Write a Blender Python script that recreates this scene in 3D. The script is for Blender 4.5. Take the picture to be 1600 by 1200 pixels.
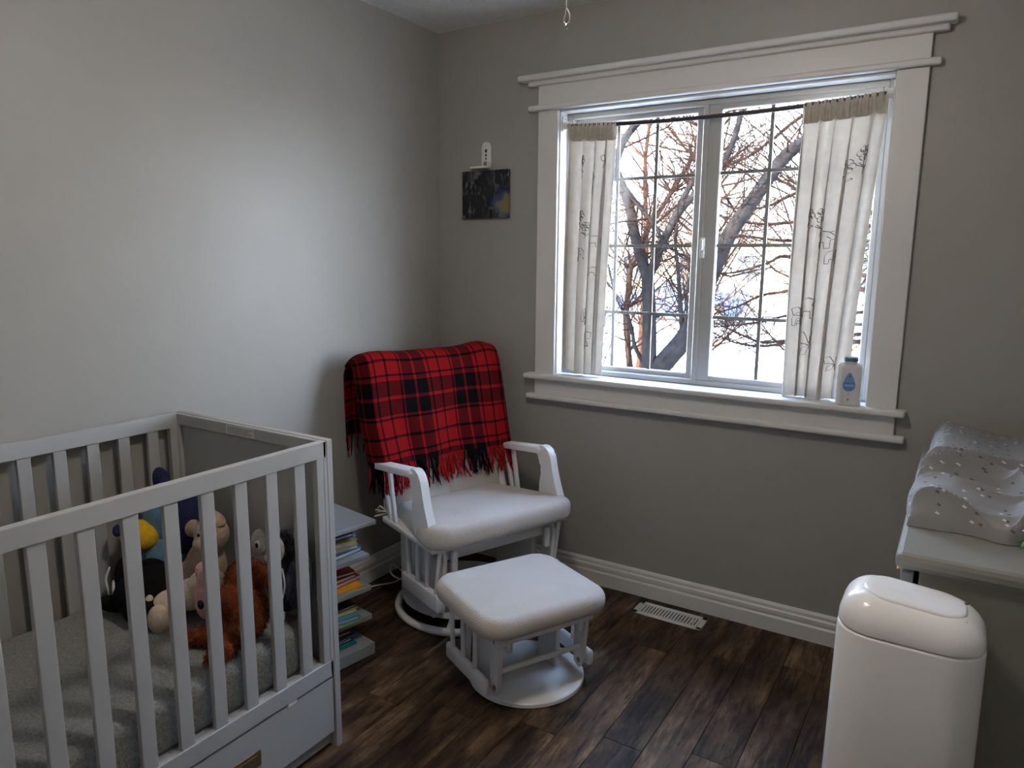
import bpy, bmesh, math, random
from mathutils import Vector, Matrix, noise
random.seed(7)
PI = math.pi
S = bpy.context.scene
COL = S.collection
for o in list(bpy.data.objects): bpy.data.objects.remove(o)

# ------------------------------------------------------------------ camera
CAM = (2.15346, -2.78468, 1.42799); YAW, PITCH, ROLL, FPX = 0.558774, 0.170633, 0.008277, 1125.98
cd = bpy.data.cameras.new('camera'); cam = bpy.data.objects.new('camera', cd); COL.objects.link(cam)
fw = Vector((-math.sin(YAW)*math.cos(PITCH), math.cos(YAW)*math.cos(PITCH), -math.sin(PITCH)))
rt = Vector((math.cos(YAW), math.sin(YAW), 0)); up = rt.cross(fw)
r2 = rt*math.cos(ROLL)+up*math.sin(ROLL); u2 = -rt*math.sin(ROLL)+up*math.cos(ROLL)
m = Matrix.Identity(4)
for i in range(3): m[i][0], m[i][1], m[i][2], m[i][3] = r2[i], u2[i], -fw[i], CAM[i]
cam.matrix_world = m
cd.sensor_width = 36; cd.lens = FPX*36/1600; cd.clip_start = .02; cd.clip_end = 500
S.camera = cam

# ------------------------------------------------------------------ sky, sun, exposure
SKY_STRENGTH = 3.1; SUN_STRENGTH = 8.0
w = bpy.data.worlds.new('world'); S.world = w; w.use_nodes = True
nt = w.node_tree; bg = nt.nodes['Background']
tc = nt.nodes.new('ShaderNodeTexCoord'); sx = nt.nodes.new('ShaderNodeSeparateXYZ'); nt.links.new(tc.outputs['Generated'], sx.inputs[0])
ramp = nt.nodes.new('ShaderNodeValToRGB'); nt.links.new(sx.outputs['Z'], ramp.inputs[0])
ramp.color_ramp.elements[0].position = 0.0; ramp.color_ramp.elements[0].color = (.88, .92, 1.0, 1)
ramp.color_ramp.elements[1].position = .55; ramp.color_ramp.elements[1].color = (.42, .60, .95, 1)
nt.links.new(ramp.outputs[0], bg.inputs[0]); bg.inputs[1].default_value = SKY_STRENGTH
sl = bpy.data.lights.new('sun', 'SUN'); sl.energy = SUN_STRENGTH; sl.angle = .009; sl.color = (1, .93, .82)
so = bpy.data.objects.new('sun', sl); COL.objects.link(so)
so.rotation_euler = Vector((-.35, -.84, .41)).to_track_quat('Z', 'Y').to_euler()
S.view_settings.view_transform = 'Standard'; S.view_settings.look = 'None'
S.view_settings.gamma = 1; S.view_settings.use_curve_mapping = False
S.view_settings.exposure = 3.15

# ------------------------------------------------------------------ materials
MATS = {}
def rgb(r, g, b):
    f = lambda c: ((c/255+.055)/1.055)**2.4 if c/255 > .04045 else c/255/12.92
    return (f(r), f(g), f(b), 1)
def mat(name, col, rough=.5, var=0, vscale=8, bump=0, bscale=60, metal=0, stretch=(1, 1, 1), coat=0, sheen=0, spec=.5, trans=0, col2=None):
    if name in MATS: return MATS[name]
    M = bpy.data.materials.new(name); M.use_nodes = True; n = M.node_tree.nodes; l = M.node_tree.links
    b = n['Principled BSDF']; b.inputs['Roughness'].default_value = rough; b.inputs['Metallic'].default_value = metal
    b.inputs['Specular IOR Level'].default_value = spec
    if coat: b.inputs['Coat Weight'].default_value = coat; b.inputs['Coat Roughness'].default_value = .15
    if sheen: b.inputs['Sheen Weight'].default_value = sheen
    b.inputs['Base Color'].default_value = col
    if var or bump:
        t = n.new('ShaderNodeTexCoord'); mp = n.new('ShaderNodeMapping'); l.new(t.outputs['Object'], mp.inputs[0]); mp.inputs['Scale'].default_value = stretch
    if var:
        nz = n.new('ShaderNodeTexNoise'); nz.inputs['Scale'].default_value = vscale; nz.inputs['Detail'].default_value = 5; l.new(mp.outputs[0], nz.inputs['Vector'])
        rp = n.new('ShaderNodeValToRGB'); l.new(nz.outputs[0], rp.inputs[0])
        rp.color_ramp.elements[0].position = .3; rp.color_ramp.elements[1].position = .7
        c2 = col2 or tuple(min(1, c*(1+var)) for c in col[:3])+(1,)
        rp.color_ramp.elements[0].color = tuple(c*(1-var) for c in col[:3])+(1,) if not col2 else col
        rp.color_ramp.elements[1].color = c2
        l.new(rp.outputs[0], b.inputs['Base Color'])
    if bump:
        nb = n.new('ShaderNodeTexNoise'); nb.inputs['Scale'].default_value = bscale; nb.inputs['Detail'].default_value = 4; l.new(mp.outputs[0], nb.inputs['Vector'])
        bp = n.new('ShaderNodeBump'); bp.inputs['Strength'].default_value = bump; bp.inputs['Distance'].default_value = .01
        l.new(nb.outputs[0], bp.inputs['Height']); l.new(bp.outputs[0], b.inputs['Normal'])
    if trans:   # cloth that lets light through
        tr = n.new('ShaderNodeBsdfTranslucent'); mx = n.new('ShaderNodeMixShader'); mx.inputs[0].default_value = trans
        src = b.inputs['Base Color'].links
        if src: l.new(src[0].from_socket, tr.inputs[0])
        else: tr.inputs[0].default_value = col
        l.new(b.outputs[0], mx.inputs[1]); l.new(tr.outputs[0], mx.inputs[2]); l.new(mx.outputs[0], n['Material Output'].inputs[0])
    MATS[name] = M; return M

WALL = mat('wall paint', (.340, .325, .298, 1), .42, .03, 3, .06, 260)
CEIL = mat('stippled ceiling', (.78, .77, .75, 1), .9, .05, 60, .9, 140)
TRIM = mat('white trim paint', (.66, .645, .62, 1), .38, .015, 4)
VINYL = mat('window vinyl', (.42, .415, .40, 1), .35, .02, 5)
MUNT = mat('grille bar', (.16, .145, .13, 1), .5, .1, 20)
CRIBM = mat('grey crib paint', (.40, .395, .385, 1), .42, .03, 6)
SHELFM = mat('grey shelf paint', (.27, .29, .305, 1), .40, .04, 9)
WHITEW = mat('white lacquered wood', (.74, .73, .72, 1), .3, .02, 6)
CUSH = mat('white cushion cloth', (.50, .450, .400, 1), .85, .05, 5, .25, 220, sheen=.2)
BRASS = mat('brass', (.60, .40, .16, 1), .35, .08, 30, metal=1)
DARK = mat('dark recess', (.015, .014, .013, 1), .7, .1, 10)
STEEL = mat('steel bolt', (.35, .34, .33, 1), .3, .1, 40, metal=1)
BLACKM = mat('dark rod', (.035, .022, .022, 1), .35, .1, 30)
SHEET = mat('heather grey sheet', (.235, .235, .225, 1), .95, .30, 160, .35, 300)
DRESS = mat('grey dresser paint', (.24, .232, .205, 1), .40, .03, 6)
PAIL = mat('white pail enamel', (.86, .84, .84, 1), .22, .01, 3)
PLASTIC = mat('white plastic', (.75, .74, .72, 1), .4, .02, 10)

def glass_mat():
    M = bpy.data.materials.new('window glass'); M.use_nodes = True; n = M.node_tree.nodes; l = M.node_tree.links
    n.remove(n['Principled BSDF']); t = n.new('ShaderNodeBsdfTransparent'); g = n.new('ShaderNodeBsdfGlossy'); g.inputs['Roughness'].default_value = .02
    t.inputs[0].default_value = (.97, .985, .98, 1)
    mx = n.new('ShaderNodeMixShader'); mx.inputs[0].default_value = .05
    l.new(t.outputs[0], mx.inputs[1]); l.new(g.outputs[0], mx.inputs[2]); l.new(mx.outputs[0], n['Material Output'].inputs[0]); return M
GLASS = glass_mat()

def plank_mat():
    M = bpy.data.materials.new('hand scraped plank'); M.use_nodes = True; n = M.node_tree.nodes; l = M.node_tree.links; b = n['Principled BSDF']
    t = n.new('ShaderNodeTexCoord'); oi = n.new('ShaderNodeObjectInfo')
    add = n.new('ShaderNodeVectorMath'); add.operation = 'ADD'; l.new(t.outputs['Object'], add.inputs[0])
    sc = n.new('ShaderNodeVectorMath'); sc.operation = 'SCALE'; sc.inputs[0].default_value = (37, 51, 13); l.new(oi.outputs['Random'], sc.inputs['Scale']); l.new(sc.outputs[0], add.inputs[1])
    mp = n.new('ShaderNodeMapping'); mp.inputs['Scale'].default_value = (9, 1.1, 5); l.new(add.outputs[0], mp.inputs[0])
    n1 = n.new('ShaderNodeTexNoise'); n1.inputs['Scale'].default_value = 5; n1.inputs['Detail'].default_value = 9; n1.inputs['Roughness'].default_value = .72; n1.inputs['Distortion'].default_value = .5; l.new(mp.outputs[0], n1.inputs['Vector'])
    mp2 = n.new('ShaderNodeMapping'); mp2.inputs['Scale'].default_value = (4, 1.3, 3); l.new(add.outputs[0], mp2.inputs[0])
    n2 = n.new('ShaderNodeTexNoise'); n2.inputs['Scale'].default_value = 2.2; n2.inputs['Detail'].default_value = 6; n2.inputs['Roughness'].default_value = .65; l.new(mp2.outputs[0], n2.inputs['Vector'])
    r1 = n.new('ShaderNodeValToRGB'); l.new(n2.outputs[0], r1.inputs[0]); e = r1.color_ramp.elements
    e[0].position = .34; e[0].color = (.017, .010, .007, 1); e[1].position = .66; e[1].color = (.230, .145, .085, 1)
    x = e.new(.48); x.color = (.072, .041, .023, 1); x = e.new(.56); x.color = (.115, .068, .038, 1)
    r2 = n.new('ShaderNodeValToRGB'); l.new(n1.outputs[0], r2.inputs[0]); e = r2.color_ramp.elements
    e[0].position = .38; e[0].color = (.16, .14, .13, 1); e[1].position = .56; e[1].color = (1, 1, 1, 1)
    mx = n.new('ShaderNodeMix'); mx.data_type = 'RGBA'; mx.blend_type = 'MULTIPLY'; mx.inputs[0].default_value = .88; l.new(r1.outputs[0], mx.inputs[6]); l.new(r2.outputs[0], mx.inputs[7])
    hs = n.new('ShaderNodeHueSaturation'); mr = n.new('ShaderNodeMapRange'); mr.inputs[3].default_value = .75; mr.inputs[4].default_value = 1.3; l.new(oi.outputs['Random'], mr.inputs[0]); l.new(mr.outputs[0], hs.inputs['Value']); l.new(mx.outputs[2], hs.inputs['Color'])
    l.new(hs.outputs[0], b.inputs['Base Color'])
    rr = n.new('ShaderNodeMapRange'); rr.inputs[3].default_value = .62; rr.inputs[4].default_value = .46; b.inputs['Specular IOR Level'].default_value = .22; l.new(n1.outputs[0], rr.inputs[0]); l.new(rr.outputs[0], b.inputs['Roughness'])
    bp = n.new('ShaderNodeBump'); bp.inputs['Strength'].default_value = .35; bp.inputs['Distance'].default_value = .004; l.new(n1.outputs[0], bp.inputs['Height']); l.new(bp.outputs[0], b.inputs['Normal'])
    return M
PLANK = plank_mat()

# ------------------------------------------------------------------ object helpers
MW = {}
def tag(o, label=None, cat=None, group=None, kind=None):
    if label: o['label'] = label
    if cat: o['category'] = cat
    if group: o['group'] = group
    if kind: o['kind'] = kind
    return o
def thing(name, label, cat, loc=(0, 0, 0), rz=0, group=None, kind=None):
    o = bpy.data.objects.new(name, None); COL.objects.link(o); o.empty_display_size = .05
    o.location = loc; o.rotation_euler = (0, 0, rz)
    MW[o] = Matrix.Translation(loc) @ Matrix.Rotation(rz, 4, 'Z')
    return tag(o, label, cat, group, kind)
def obj(name, bm, ma, parent=None, smooth=False, world=True, loc=None):
    """link a bmesh as one object. world=True: coordinates are room coordinates; world=False: they are in the thing's own frame"""
    me = bpy.data.meshes.new(name)
    bmesh.ops.recalc_face_normals(bm, faces=bm.faces[:])
    bm.to_mesh(me); bm.free()
    for a in (ma if isinstance(ma, (list, tuple)) else [ma]): me.materials.append(a)
    if smooth:
        me.polygons.foreach_set('use_smooth', [True]*len(me.polygons))
        try: me.set_sharp_from_angle(angle=math.radians(48))
        except Exception: pass
    o = bpy.data.objects.new(name, me); COL.objects.link(o)
    if parent is not None:
        root = parent
        while root.parent: root = root.parent
        o.parent = parent
        if world and root in MW: me.transform(MW[root].inverted())
    elif loc is not None:
        me.transform(Matrix.Translation(loc).inverted()); o.location = loc; MW[o] = Matrix.Translation(loc)
    return o
def struct(name, bm, ma, parent=None, smooth=False):
    o = obj(name, bm, ma, parent, smooth); 
    if parent is None: o['kind'] = 'structure'
    return o
def NB(): return bmesh.new()
def box(bm, x0, x1, y0, y1, z0, z1, bev=0, seg=1, M=None):
    r = bmesh.ops.create_cube(bm, size=1); vs = r['verts']
    for v in vs: v.co = Vector(((x0+x1)/2+v.co.x*(x1-x0), (y0+y1)/2+v.co.y*(y1-y0), (z0+z1)/2+v.co.z*(z1-z0)))
    if bev:
        es = list({e for v in vs for e in v.link_edges})
        rr = bmesh.ops.bevel(bm, geom=es, offset=min(bev, .49*min(abs(x1-x0), abs(y1-y0), abs(z1-z0))), segments=seg, profile=.5, affect='EDGES')
        vs = list(set(vs) & set(bm.verts)) if False else [v for v in set(rr['verts'])]
    if M is not None: bmesh.ops.transform(bm, matrix=M, verts=[v for v in vs if v.is_valid])
    return bm
def B(x0, x1, y0, y1, z0, z1, bev=0, seg=1, M=None): return box(NB(), x0, x1, y0, y1, z0, z1, bev, seg, M)
def tube(bm, pts, r, n=8, closed=False, cap=True):
    pts = [Vector(p) for p in pts]; k = len(pts)
    rs = r if isinstance(r, (list, tuple)) else [r]*k
    rings = []; prev = None
    for i, p in enumerate(pts):
        if closed: t = pts[(i+1) % k]-pts[i-1]
        else: t = pts[min(i+1, k-1)]-pts[max(i-1, 0)]
        t.normalize()
        if prev is None:
            a = Vector((0, 0, 1)) if abs(t.z) < .9 else Vector((1, 0, 0)); nn = t.cross(a).normalized()
        else: nn = (prev-t*prev.dot(t)).normalized()
        prev = nn; bb = t.cross(nn)
        rings.append([bm.verts.new(p+(nn*math.cos(2*PI*j/n)+bb*math.sin(2*PI*j/n))*rs[i]) for j in range(n)])
    for i in range(k if closed else k-1):
        a, b = rings[i], rings[(i+1) % k]
        for j in range(n): bm.faces.new((a[j], a[(j+1) % n], b[(j+1) % n], b[j]))
    if cap and not closed and n > 2: bm.faces.new(rings[0][::-1]); bm.faces.new(rings[-1])
    return bm
def lathe(bm, prof, n=32, c=(0, 0, 0)):
    rings = []
    for r, z in prof:
        if r < 1e-6: rings.append([bm.verts.new((c[0], c[1], c[2]+z))])
        else: rings.append([bm.verts.new((c[0]+r*math.cos(2*PI*j/n), c[1]+r*math.sin(2*PI*j/n), c[2]+z)) for j in range(n)])
    for a, b in zip(rings, rings[1:]):
        for j in range(n):
            if len(a) == 1 and len(b) == 1: continue
            if len(a) == 1: bm.faces.new((a[0], b[(j+1) % n], b[j]))
            elif len(b) == 1: bm.faces.new((a[j], a[(j+1) % n], b[0]))
            else: bm.faces.new((a[j], a[(j+1) % n], b[(j+1) % n], b[j]))
    return bm
def rrect(hx, hy, cr, n=6):
    out = []
    for (sx_, sy_, a0) in ((1, 1, 0), (-1, 1, PI/2), (-1, -1, PI), (1, -1, 1.5*PI)):
        for i in range(n+1):
            a = a0+PI/2*i/n; out.append(((hx-cr)*sx_+cr*math.cos(a), (hy-cr)*sy_+cr*math.sin(a)))
    return out
def soft(bm, cx, cy, hx, hy, cr, z0, z1, er, crown=0, n=6, es=4, M=None, fn=None, bot=None):
    """rounded block: rounded-rectangle plan, rolled edges, domed top"""
    eb = er if bot is None else bot
    prof = []
    for i in range(es+1):
        a = PI/2*i/es; prof.append((eb*(1-math.sin(a)), z0+eb*(1-math.cos(a))))
    for i in range(es+1):
        a = PI/2*i/es; prof.append((er*(1-math.cos(a)), z1-er*(1-math.sin(a))))
    rings = []
    def add(inset, z):
        c = max(cr-inset, .002); rings.append([Vector((cx+x, cy+y, z)) for x, y in rrect(max(hx-inset, .003), max(hy-inset, .003), min(c, hx-inset, hy-inset), n)])
    for k in (.25, .6): add(eb+(min(hx, hy)-eb)*(1-k), z0)
    for i_, z in prof: add(i_, z)
    for k in (.2, .4, .6, .8, .95):
        i_ = er+(min(hx, hy)-er)*k; add(i_, z1+crown*(1-(1-k)**2))
    if fn: rings = [[fn(v) for v in r] for r in rings]
    if M is not None: rings = [[M @ v for v in r] for r in rings]
    vr = [[bm.verts.new(v) for v in r] for r in rings]
    for a, b in zip(vr, vr[1:]):
        for j in range(len(a)): bm.faces.new((a[j], a[(j+1) % len(a)], b[(j+1) % len(a)], b[j]))
    bm.faces.new(vr[0][::-1]); bm.faces.new(vr[-1])
    return bm
def prism(bm, poly, h0, h1, axis='y', bev=0, M=None):
    """extrude a 2-D outline (a, z) or (x, y) between h0 and h1 along axis"""
    f = {'y': lambda a, b, h: (a, h, b), 'x': lambda a, b, h: (h, a, b), 'z': lambda a, b, h: (a, b, h)}[axis]
    v0 = [bm.verts.new(f(a, b, h0)) for a, b in poly]; v1 = [bm.verts.new(f(a, b, h1)) for a, b in poly]
    fs = [bm.faces.new(v0[::-1]), bm.faces.new(v1)]; k = len(poly)
    for i in range(k): fs.append(bm.faces.new((v0[i], v0[(i+1) % k], v1[(i+1) % k], v1[i])))
    vs = v0+v1
    if bev:
        es = [e for e in {e for v in v0+v1 for e in v.link_edges} if (e.verts[0] in v0) == (e.verts[1] in v0)]
        r = bmesh.ops.bevel(bm, geom=es, offset=bev, segments=2, profile=.5, affect='EDGES'); vs = list(set(r['verts']))
    if M is not None: bmesh.ops.transform(bm, matrix=M, verts=[v for v in bm.verts])
    return bm
def smooth_path(pts, n=6):
    """Catmull-Rom through the points"""
    P = [Vector(p) for p in pts]; out = []
    for i in range(len(P)-1):
        p0, p1, p2, p3 = P[max(i-1, 0)], P[i], P[i+1], P[min(i+2, len(P)-1)]
        for k in range(n):
            t = k/n; out.append(.5*((2*p1)+(p2-p0)*t+(2*p0-5*p1+4*p2-p3)*t*t+(3*p1-p0-3*p2+p3)*t**3))
    out.append(P[-1]); return out
def ell(bm, c, r, rot=(0, 0, 0), sub=3):
    from mathutils import Euler
    M = Matrix.Translation(c) @ Euler(rot).to_matrix().to_4x4() @ Matrix.Diagonal((r[0], r[1], r[2], 1))
    bmesh.ops.create_icosphere(bm, subdivisions=sub, radius=1, matrix=M); return bm
def blob(name, parts, ma, parent, vox=.006, disp=0, dscale=.02):
    """soft stuffed shape: overlapping lobes fused into one continuous skin"""
    bm = NB()
    for p in parts: ell(bm, *p)
    o = obj(name, bm, ma, parent, True)
    r = o.modifiers.new('fuse', 'REMESH'); r.mode = 'VOXEL'; r.voxel_size = vox; r.use_smooth_shade = True
    s = o.modifiers.new('soften', 'SMOOTH'); s.factor = .5; s.iterations = 5
    if disp:
        t = bpy.data.textures.get('nap') or bpy.data.textures.new('nap', 'CLOUDS'); t.noise_scale = dscale
        d = o.modifiers.new('nap', 'DISPLACE'); d.texture = t; d.strength = disp; d.mid_level = .5
    return o

# ------------------------------------------------------------------ room shell
RX, RY, RH = 2.60, -3.15, 2.44
floor = struct('floor', B(-.1, RX+.1, RY-.1, .1, -.12, -.010), DARK)
pw = .1257; x = 1.221-pw*10; k = 0
pc = {}
while x < RX:
    x0, x1 = max(x, 0), min(x+pw, RX)
    y = RY-(((k*.47) % 1)*1.2)
    if x1 > x0+.004:
        while y < 0:
            y0, y1 = max(y, RY), min(y+1.2, 0)
            if y1-y0 > .01:
                o = obj('plank', B(x0+.0006, x1-.0006, y0+.0005, y1-.0005, -.012, 0, .0012), PLANK, floor)
            y += 1.2
    x += pw; k += 1
W0, W1, WZ0, WZ1 = .635, 1.895, .930, 2.048
wb = NB(); box(wb, -.15, W0, 0, .15, -.1, RH+.1); box(wb, W1, RX+.15, 0, .15, -.1, RH+.1); box(wb, W0, W1, 0, .15, -.1, WZ0-.001); box(wb, W0, W1, 0, .15, WZ1, RH+.1)
struct('wall_back', wb, WALL)
struct('wall_left', B(-.15, 0, RY-.15, 0, -.1, RH+.1), WALL)
struct('wall_right', B(RX, RX+.15, RY-.15, 0, -.1, RH+.1), WALL)
struct('wall_front', B(0, RX, RY-.15, RY, -.1, RH+.1), WALL)
struct('ceiling', B(-.15, RX+.15, RY-.15, .15, RH, RH+.12), CEIL)
BASEP = [(0, 0), (-.018, 0), (-.018, .058), (-.013, .064), (-.013, .070), (-.016, .074), (-.016, .088), (-.011, .094), (-.011, .106), (-.005, .115), (0, .115)]
def basebd(name, p0, p1):
    d = Vector((p1[0]-p0[0], p1[1]-p0[1], 0)); L = d.length; a = math.atan2(d.y, d.x)
    struct(name, prism(NB(), [(y, z) for y, z in BASEP], 0, L, 'x', M=Matrix.Translation((p0[0], p0[1], 0)) @ Matrix.Rotation(a, 4, 'Z')), TRIM)
basebd('baseboard_back', (0, 0), (RX, 0))
basebd('baseboard_left', (0, RY), (0, 0))
basebd('baseboard_right', (RX, 0), (RX, RY))
# unseen white doors, added opposite the window to bounce light onto the pail
for i, (a, c) in enumerate(((.12, .72), (.72, 1.32))):
    d_ = struct('bounce_door_%d' % (i+1), B(a+.004, c-.004, RY, RY+.035, .012, 2.03, .002), TRIM)
    for z0, z1 in ((.15, .95), (1.05, 1.92)): obj('panel', B(a+.09, c-.09, RY+.034, RY+.042, z0, z1, .004), TRIM, d_)
    ell_ = ell(NB(), ((c-.05) if i == 0 else (a+.05), RY+.055, 1.0), (.016, .016, .016), sub=2); obj('knob', ell_, STEEL, d_, True)
d_ = struct('bounce_door_3', B(1.62, 2.40, RY, RY+.035, .012, 2.03, .002), TRIM)
for x0_, x1_ in ((1.70, 1.97), (2.05, 2.32)):
    for z0, z1 in ((.15, .95), (1.05, 1.92)): obj('panel', B(x0_, x1_, RY+.034, RY+.042, z0, z1, .004), TRIM, d_)
obj('knob', ell(NB(), (1.68, RY+.07, 1.0), (.028, .028, .028), sub=2), STEEL, d_, True)
for i, (a, c) in enumerate(((.04, .12), (1.32, 1.40), (1.54, 1.62), (2.40, 2.48))): struct('trim_%d' % (i+1), B(a, c, RY, RY+.02, 0, 2.1, .002), TRIM)  # casings round the added bounce doors

# ------------------------------------------------------------------ window
win = thing('window_1', 'white trimmed sliding window with dark grilles between two cream curtains', 'window', (1.265, 0, .93), kind='structure')
del win['category']
for nm, a in (('casing', (.545, W0+.004, -.02, 0, .925, 2.046)), ('casing', (W1-.004, 1.985, -.02, 0, .925, 2.046))): obj(nm, B(*a, .002), TRIM, win)
obj('head_casing', B(.545, 1.985, -.022, 0, 2.070, 2.152, .002), TRIM, win)
obj('fillet_moulding', B(.500, 2.016, -.036, 0, 2.048, 2.071, .007, 3), TRIM, win)
obj('crown_moulding', B(.500, 2.030, -.038, 0, 2.146, 2.168, .008, 3), TRIM, win)
obj('crown_cap', B(.462, 2.050, -.062, 0, 2.166, 2.190, .008, 3), TRIM, win)
obj('sill', B(.505, 2.016, -.060, .004, .908, .931, .008, 3), TRIM, win)
obj('sill_board', B(W0, W1, .002, .085, .905, .931), TRIM, win)
obj('apron', B(.545, 1.985, -.022, 0, .836, .909, .002), TRIM, win)
obj('apron_moulding', B(.510, 2.020, -.045, 0, .815, .838, .008, 3), TRIM, win)
jb = NB(); box(jb, W0-.001, W0+.008, 0, .15, .931, WZ1); box(jb, W1-.008, W1+.001, 0, .15, .931, WZ1); box(jb, W0, W1, 0, .15, WZ1-.009, WZ1+.001)
obj('jamb', jb, TRIM, win)
FZ0, FZ1 = .931, 2.039
fr = NB(); box(fr, .643, .668, .062, .15, FZ0, FZ1); box(fr, 1.868, 1.887, .062, .15, FZ0, FZ1); box(fr, .668, 1.868, .062, .15, FZ0, FZ0+.022, .003); box(fr, .668, 1.868, .062, .15, FZ1-.022, FZ1, .003)
obj('frame', fr, VINYL, win)
obj('meeting_stile', B(1.232, 1.252, .060, .135, FZ0+.02, FZ1-.02, .003), VINYL, win)
def sash(x0, x1, yy, g0, g1):
    z0, z1 = FZ0+.018, FZ1-.018; gz0, gz1 = .972, 1.998
    b = NB(); box(b, x0, g0, yy, yy+.032, z0, z1, .003); box(b, g1, x1, yy, yy+.032, z0, z1, .003); box(b, g0-.002, g1+.002, yy, yy+.032, z0, gz0, .003); box(b, g0-.002, g1+.002, yy, yy+.032, gz1, z1, .003)
    s = obj('sash', b, VINYL, win)
    obj('pane', B(g0-.004, g1+.004, yy+.012, yy+.016, gz0-.004, gz1+.004), GLASS, s)
    for i in (1, 2):
        xx = g0+(g1-g0)*i/3; obj('grille_bar', B(xx-.0065, xx+.0065, yy+.018, yy+.026, gz0, gz1), MUNT, s)
    for zz in (1.208, 1.490, 1.766): obj('grille_bar', B(g0, g1, yy+.019, yy+.027, zz-.0065, zz+.0065), MUNT, s)
    return s
sash(.664, 1.235, .092, .690, 1.198)
sr = sash(1.246, 1.868, .070, 1.302, 1.846)
lk = NB(); box(lk, 1.244, 1.262, .052, .07, 1.44, 1.52, .004, 2); box(lk, 1.247, 1.259, .04, .056, 1.47, 1.515, .004, 2); obj('latch', lk, PLASTIC, sr)

# curtain rod and brackets
ROD_Y, ROD_Z = .026, 1.986
def rodz(x): return ROD_Z-.020*(1-((x-1.265)/.63)**2)
rod = thing('curtain_rod', 'thin dark curtain rod sagging across the window top', 'curtain rod', (1.265, ROD_Y, ROD_Z))
obj('rod', tube(NB(), [(W0+.03+(W1-W0-.06)*i/16, ROD_Y, rodz(W0+.03+(W1-W0-.06)*i/16)) for i in range(17)], .0085, 10), BLACKM, rod, True)
for xx, s in ((W0+.008, 1), (W1-.008, -1)):
    b = NB(); x0, x1 = sorted((xx, xx+s*.004)); box(b, x0, x1, ROD_Y-.016, ROD_Y+.016, ROD_Z-.022, ROD_Z+.038, .0015)
    br = obj('bracket', b, PLASTIC, rod, True)
    b = lathe(NB(), [(0, 0), (.016, 0), (.016, .022), (.011, .024), (0, .024)], 20)
    bmesh.ops.transform(b, matrix=Matrix.Translation((xx, ROD_Y, ROD_Z)) @ Matrix.Rotation(s*PI/2, 4, 'Y'), verts=b.verts[:])
    obj('socket', b, PLASTIC, br, True)
    for zz, yy in ((.028, -.008), (.028, .008)):
        sc = NB(); ell(sc, (xx+s*.005, ROD_Y+yy, ROD_Z+zz), (.002, .003, .003), sub=1); obj('screw', sc, STEEL, br)

CURT = mat('cream curtain cotton', (.66, .61, .55, 1), .9, .05, 40, .15, 300, trans=.36)
PRINT = mat('curtain print', (.12, .10, .09, 1), .9, .2, 40)
def doodle(kind):
    """outline drawings on the cloth, in a unit square"""
    L = []
    if kind == 0:     # flower on a stem
        for k in range(6):
            a = k*PI/3; c = (.5+.17*math.cos(a), .72+.15*math.sin(a)); L.append([(c[0]+.12*math.cos(t*PI/5+a), c[1]+.10*math.sin(t*PI/5+a)) for t in range(11)])
        L.append([(.5, .58), (.48, .4), (.5, .2), (.47, .02)]); L.append([(.49, .3), (.3, .42), (.24, .36), (.49, .27)]); L.append([(.49, .22), (.68, .32), (.74, .28), (.49, .18)])
    elif kind == 1:   # little elephant outline
        L.append([(.15, .1), (.15, .4), (.22, .62), (.45, .7), (.7, .66), (.86, .7), (.95, .55), (.92, .3), (.97, .2)]); L.append([(.15, .1), (.28, .1), (.3, .3), (.55, .3), (.56, .1), (.7, .1), (.72, .4), (.86, .42)]); L.append([(.7, .64), (.62, .5), (.72, .44), (.8, .55), (.7, .64)])
    else:             # butterfly
        for s in (-1, 1):
            L.append([(.5, .5), (.5+s*.2, .8), (.5+s*.4, .75), (.5+s*.35, .5), (.5, .45)]); L.append([(.5, .45), (.5+s*.25, .35), (.5+s*.3, .15), (.5+s*.1, .2), (.5, .42)])
    return L
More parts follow.
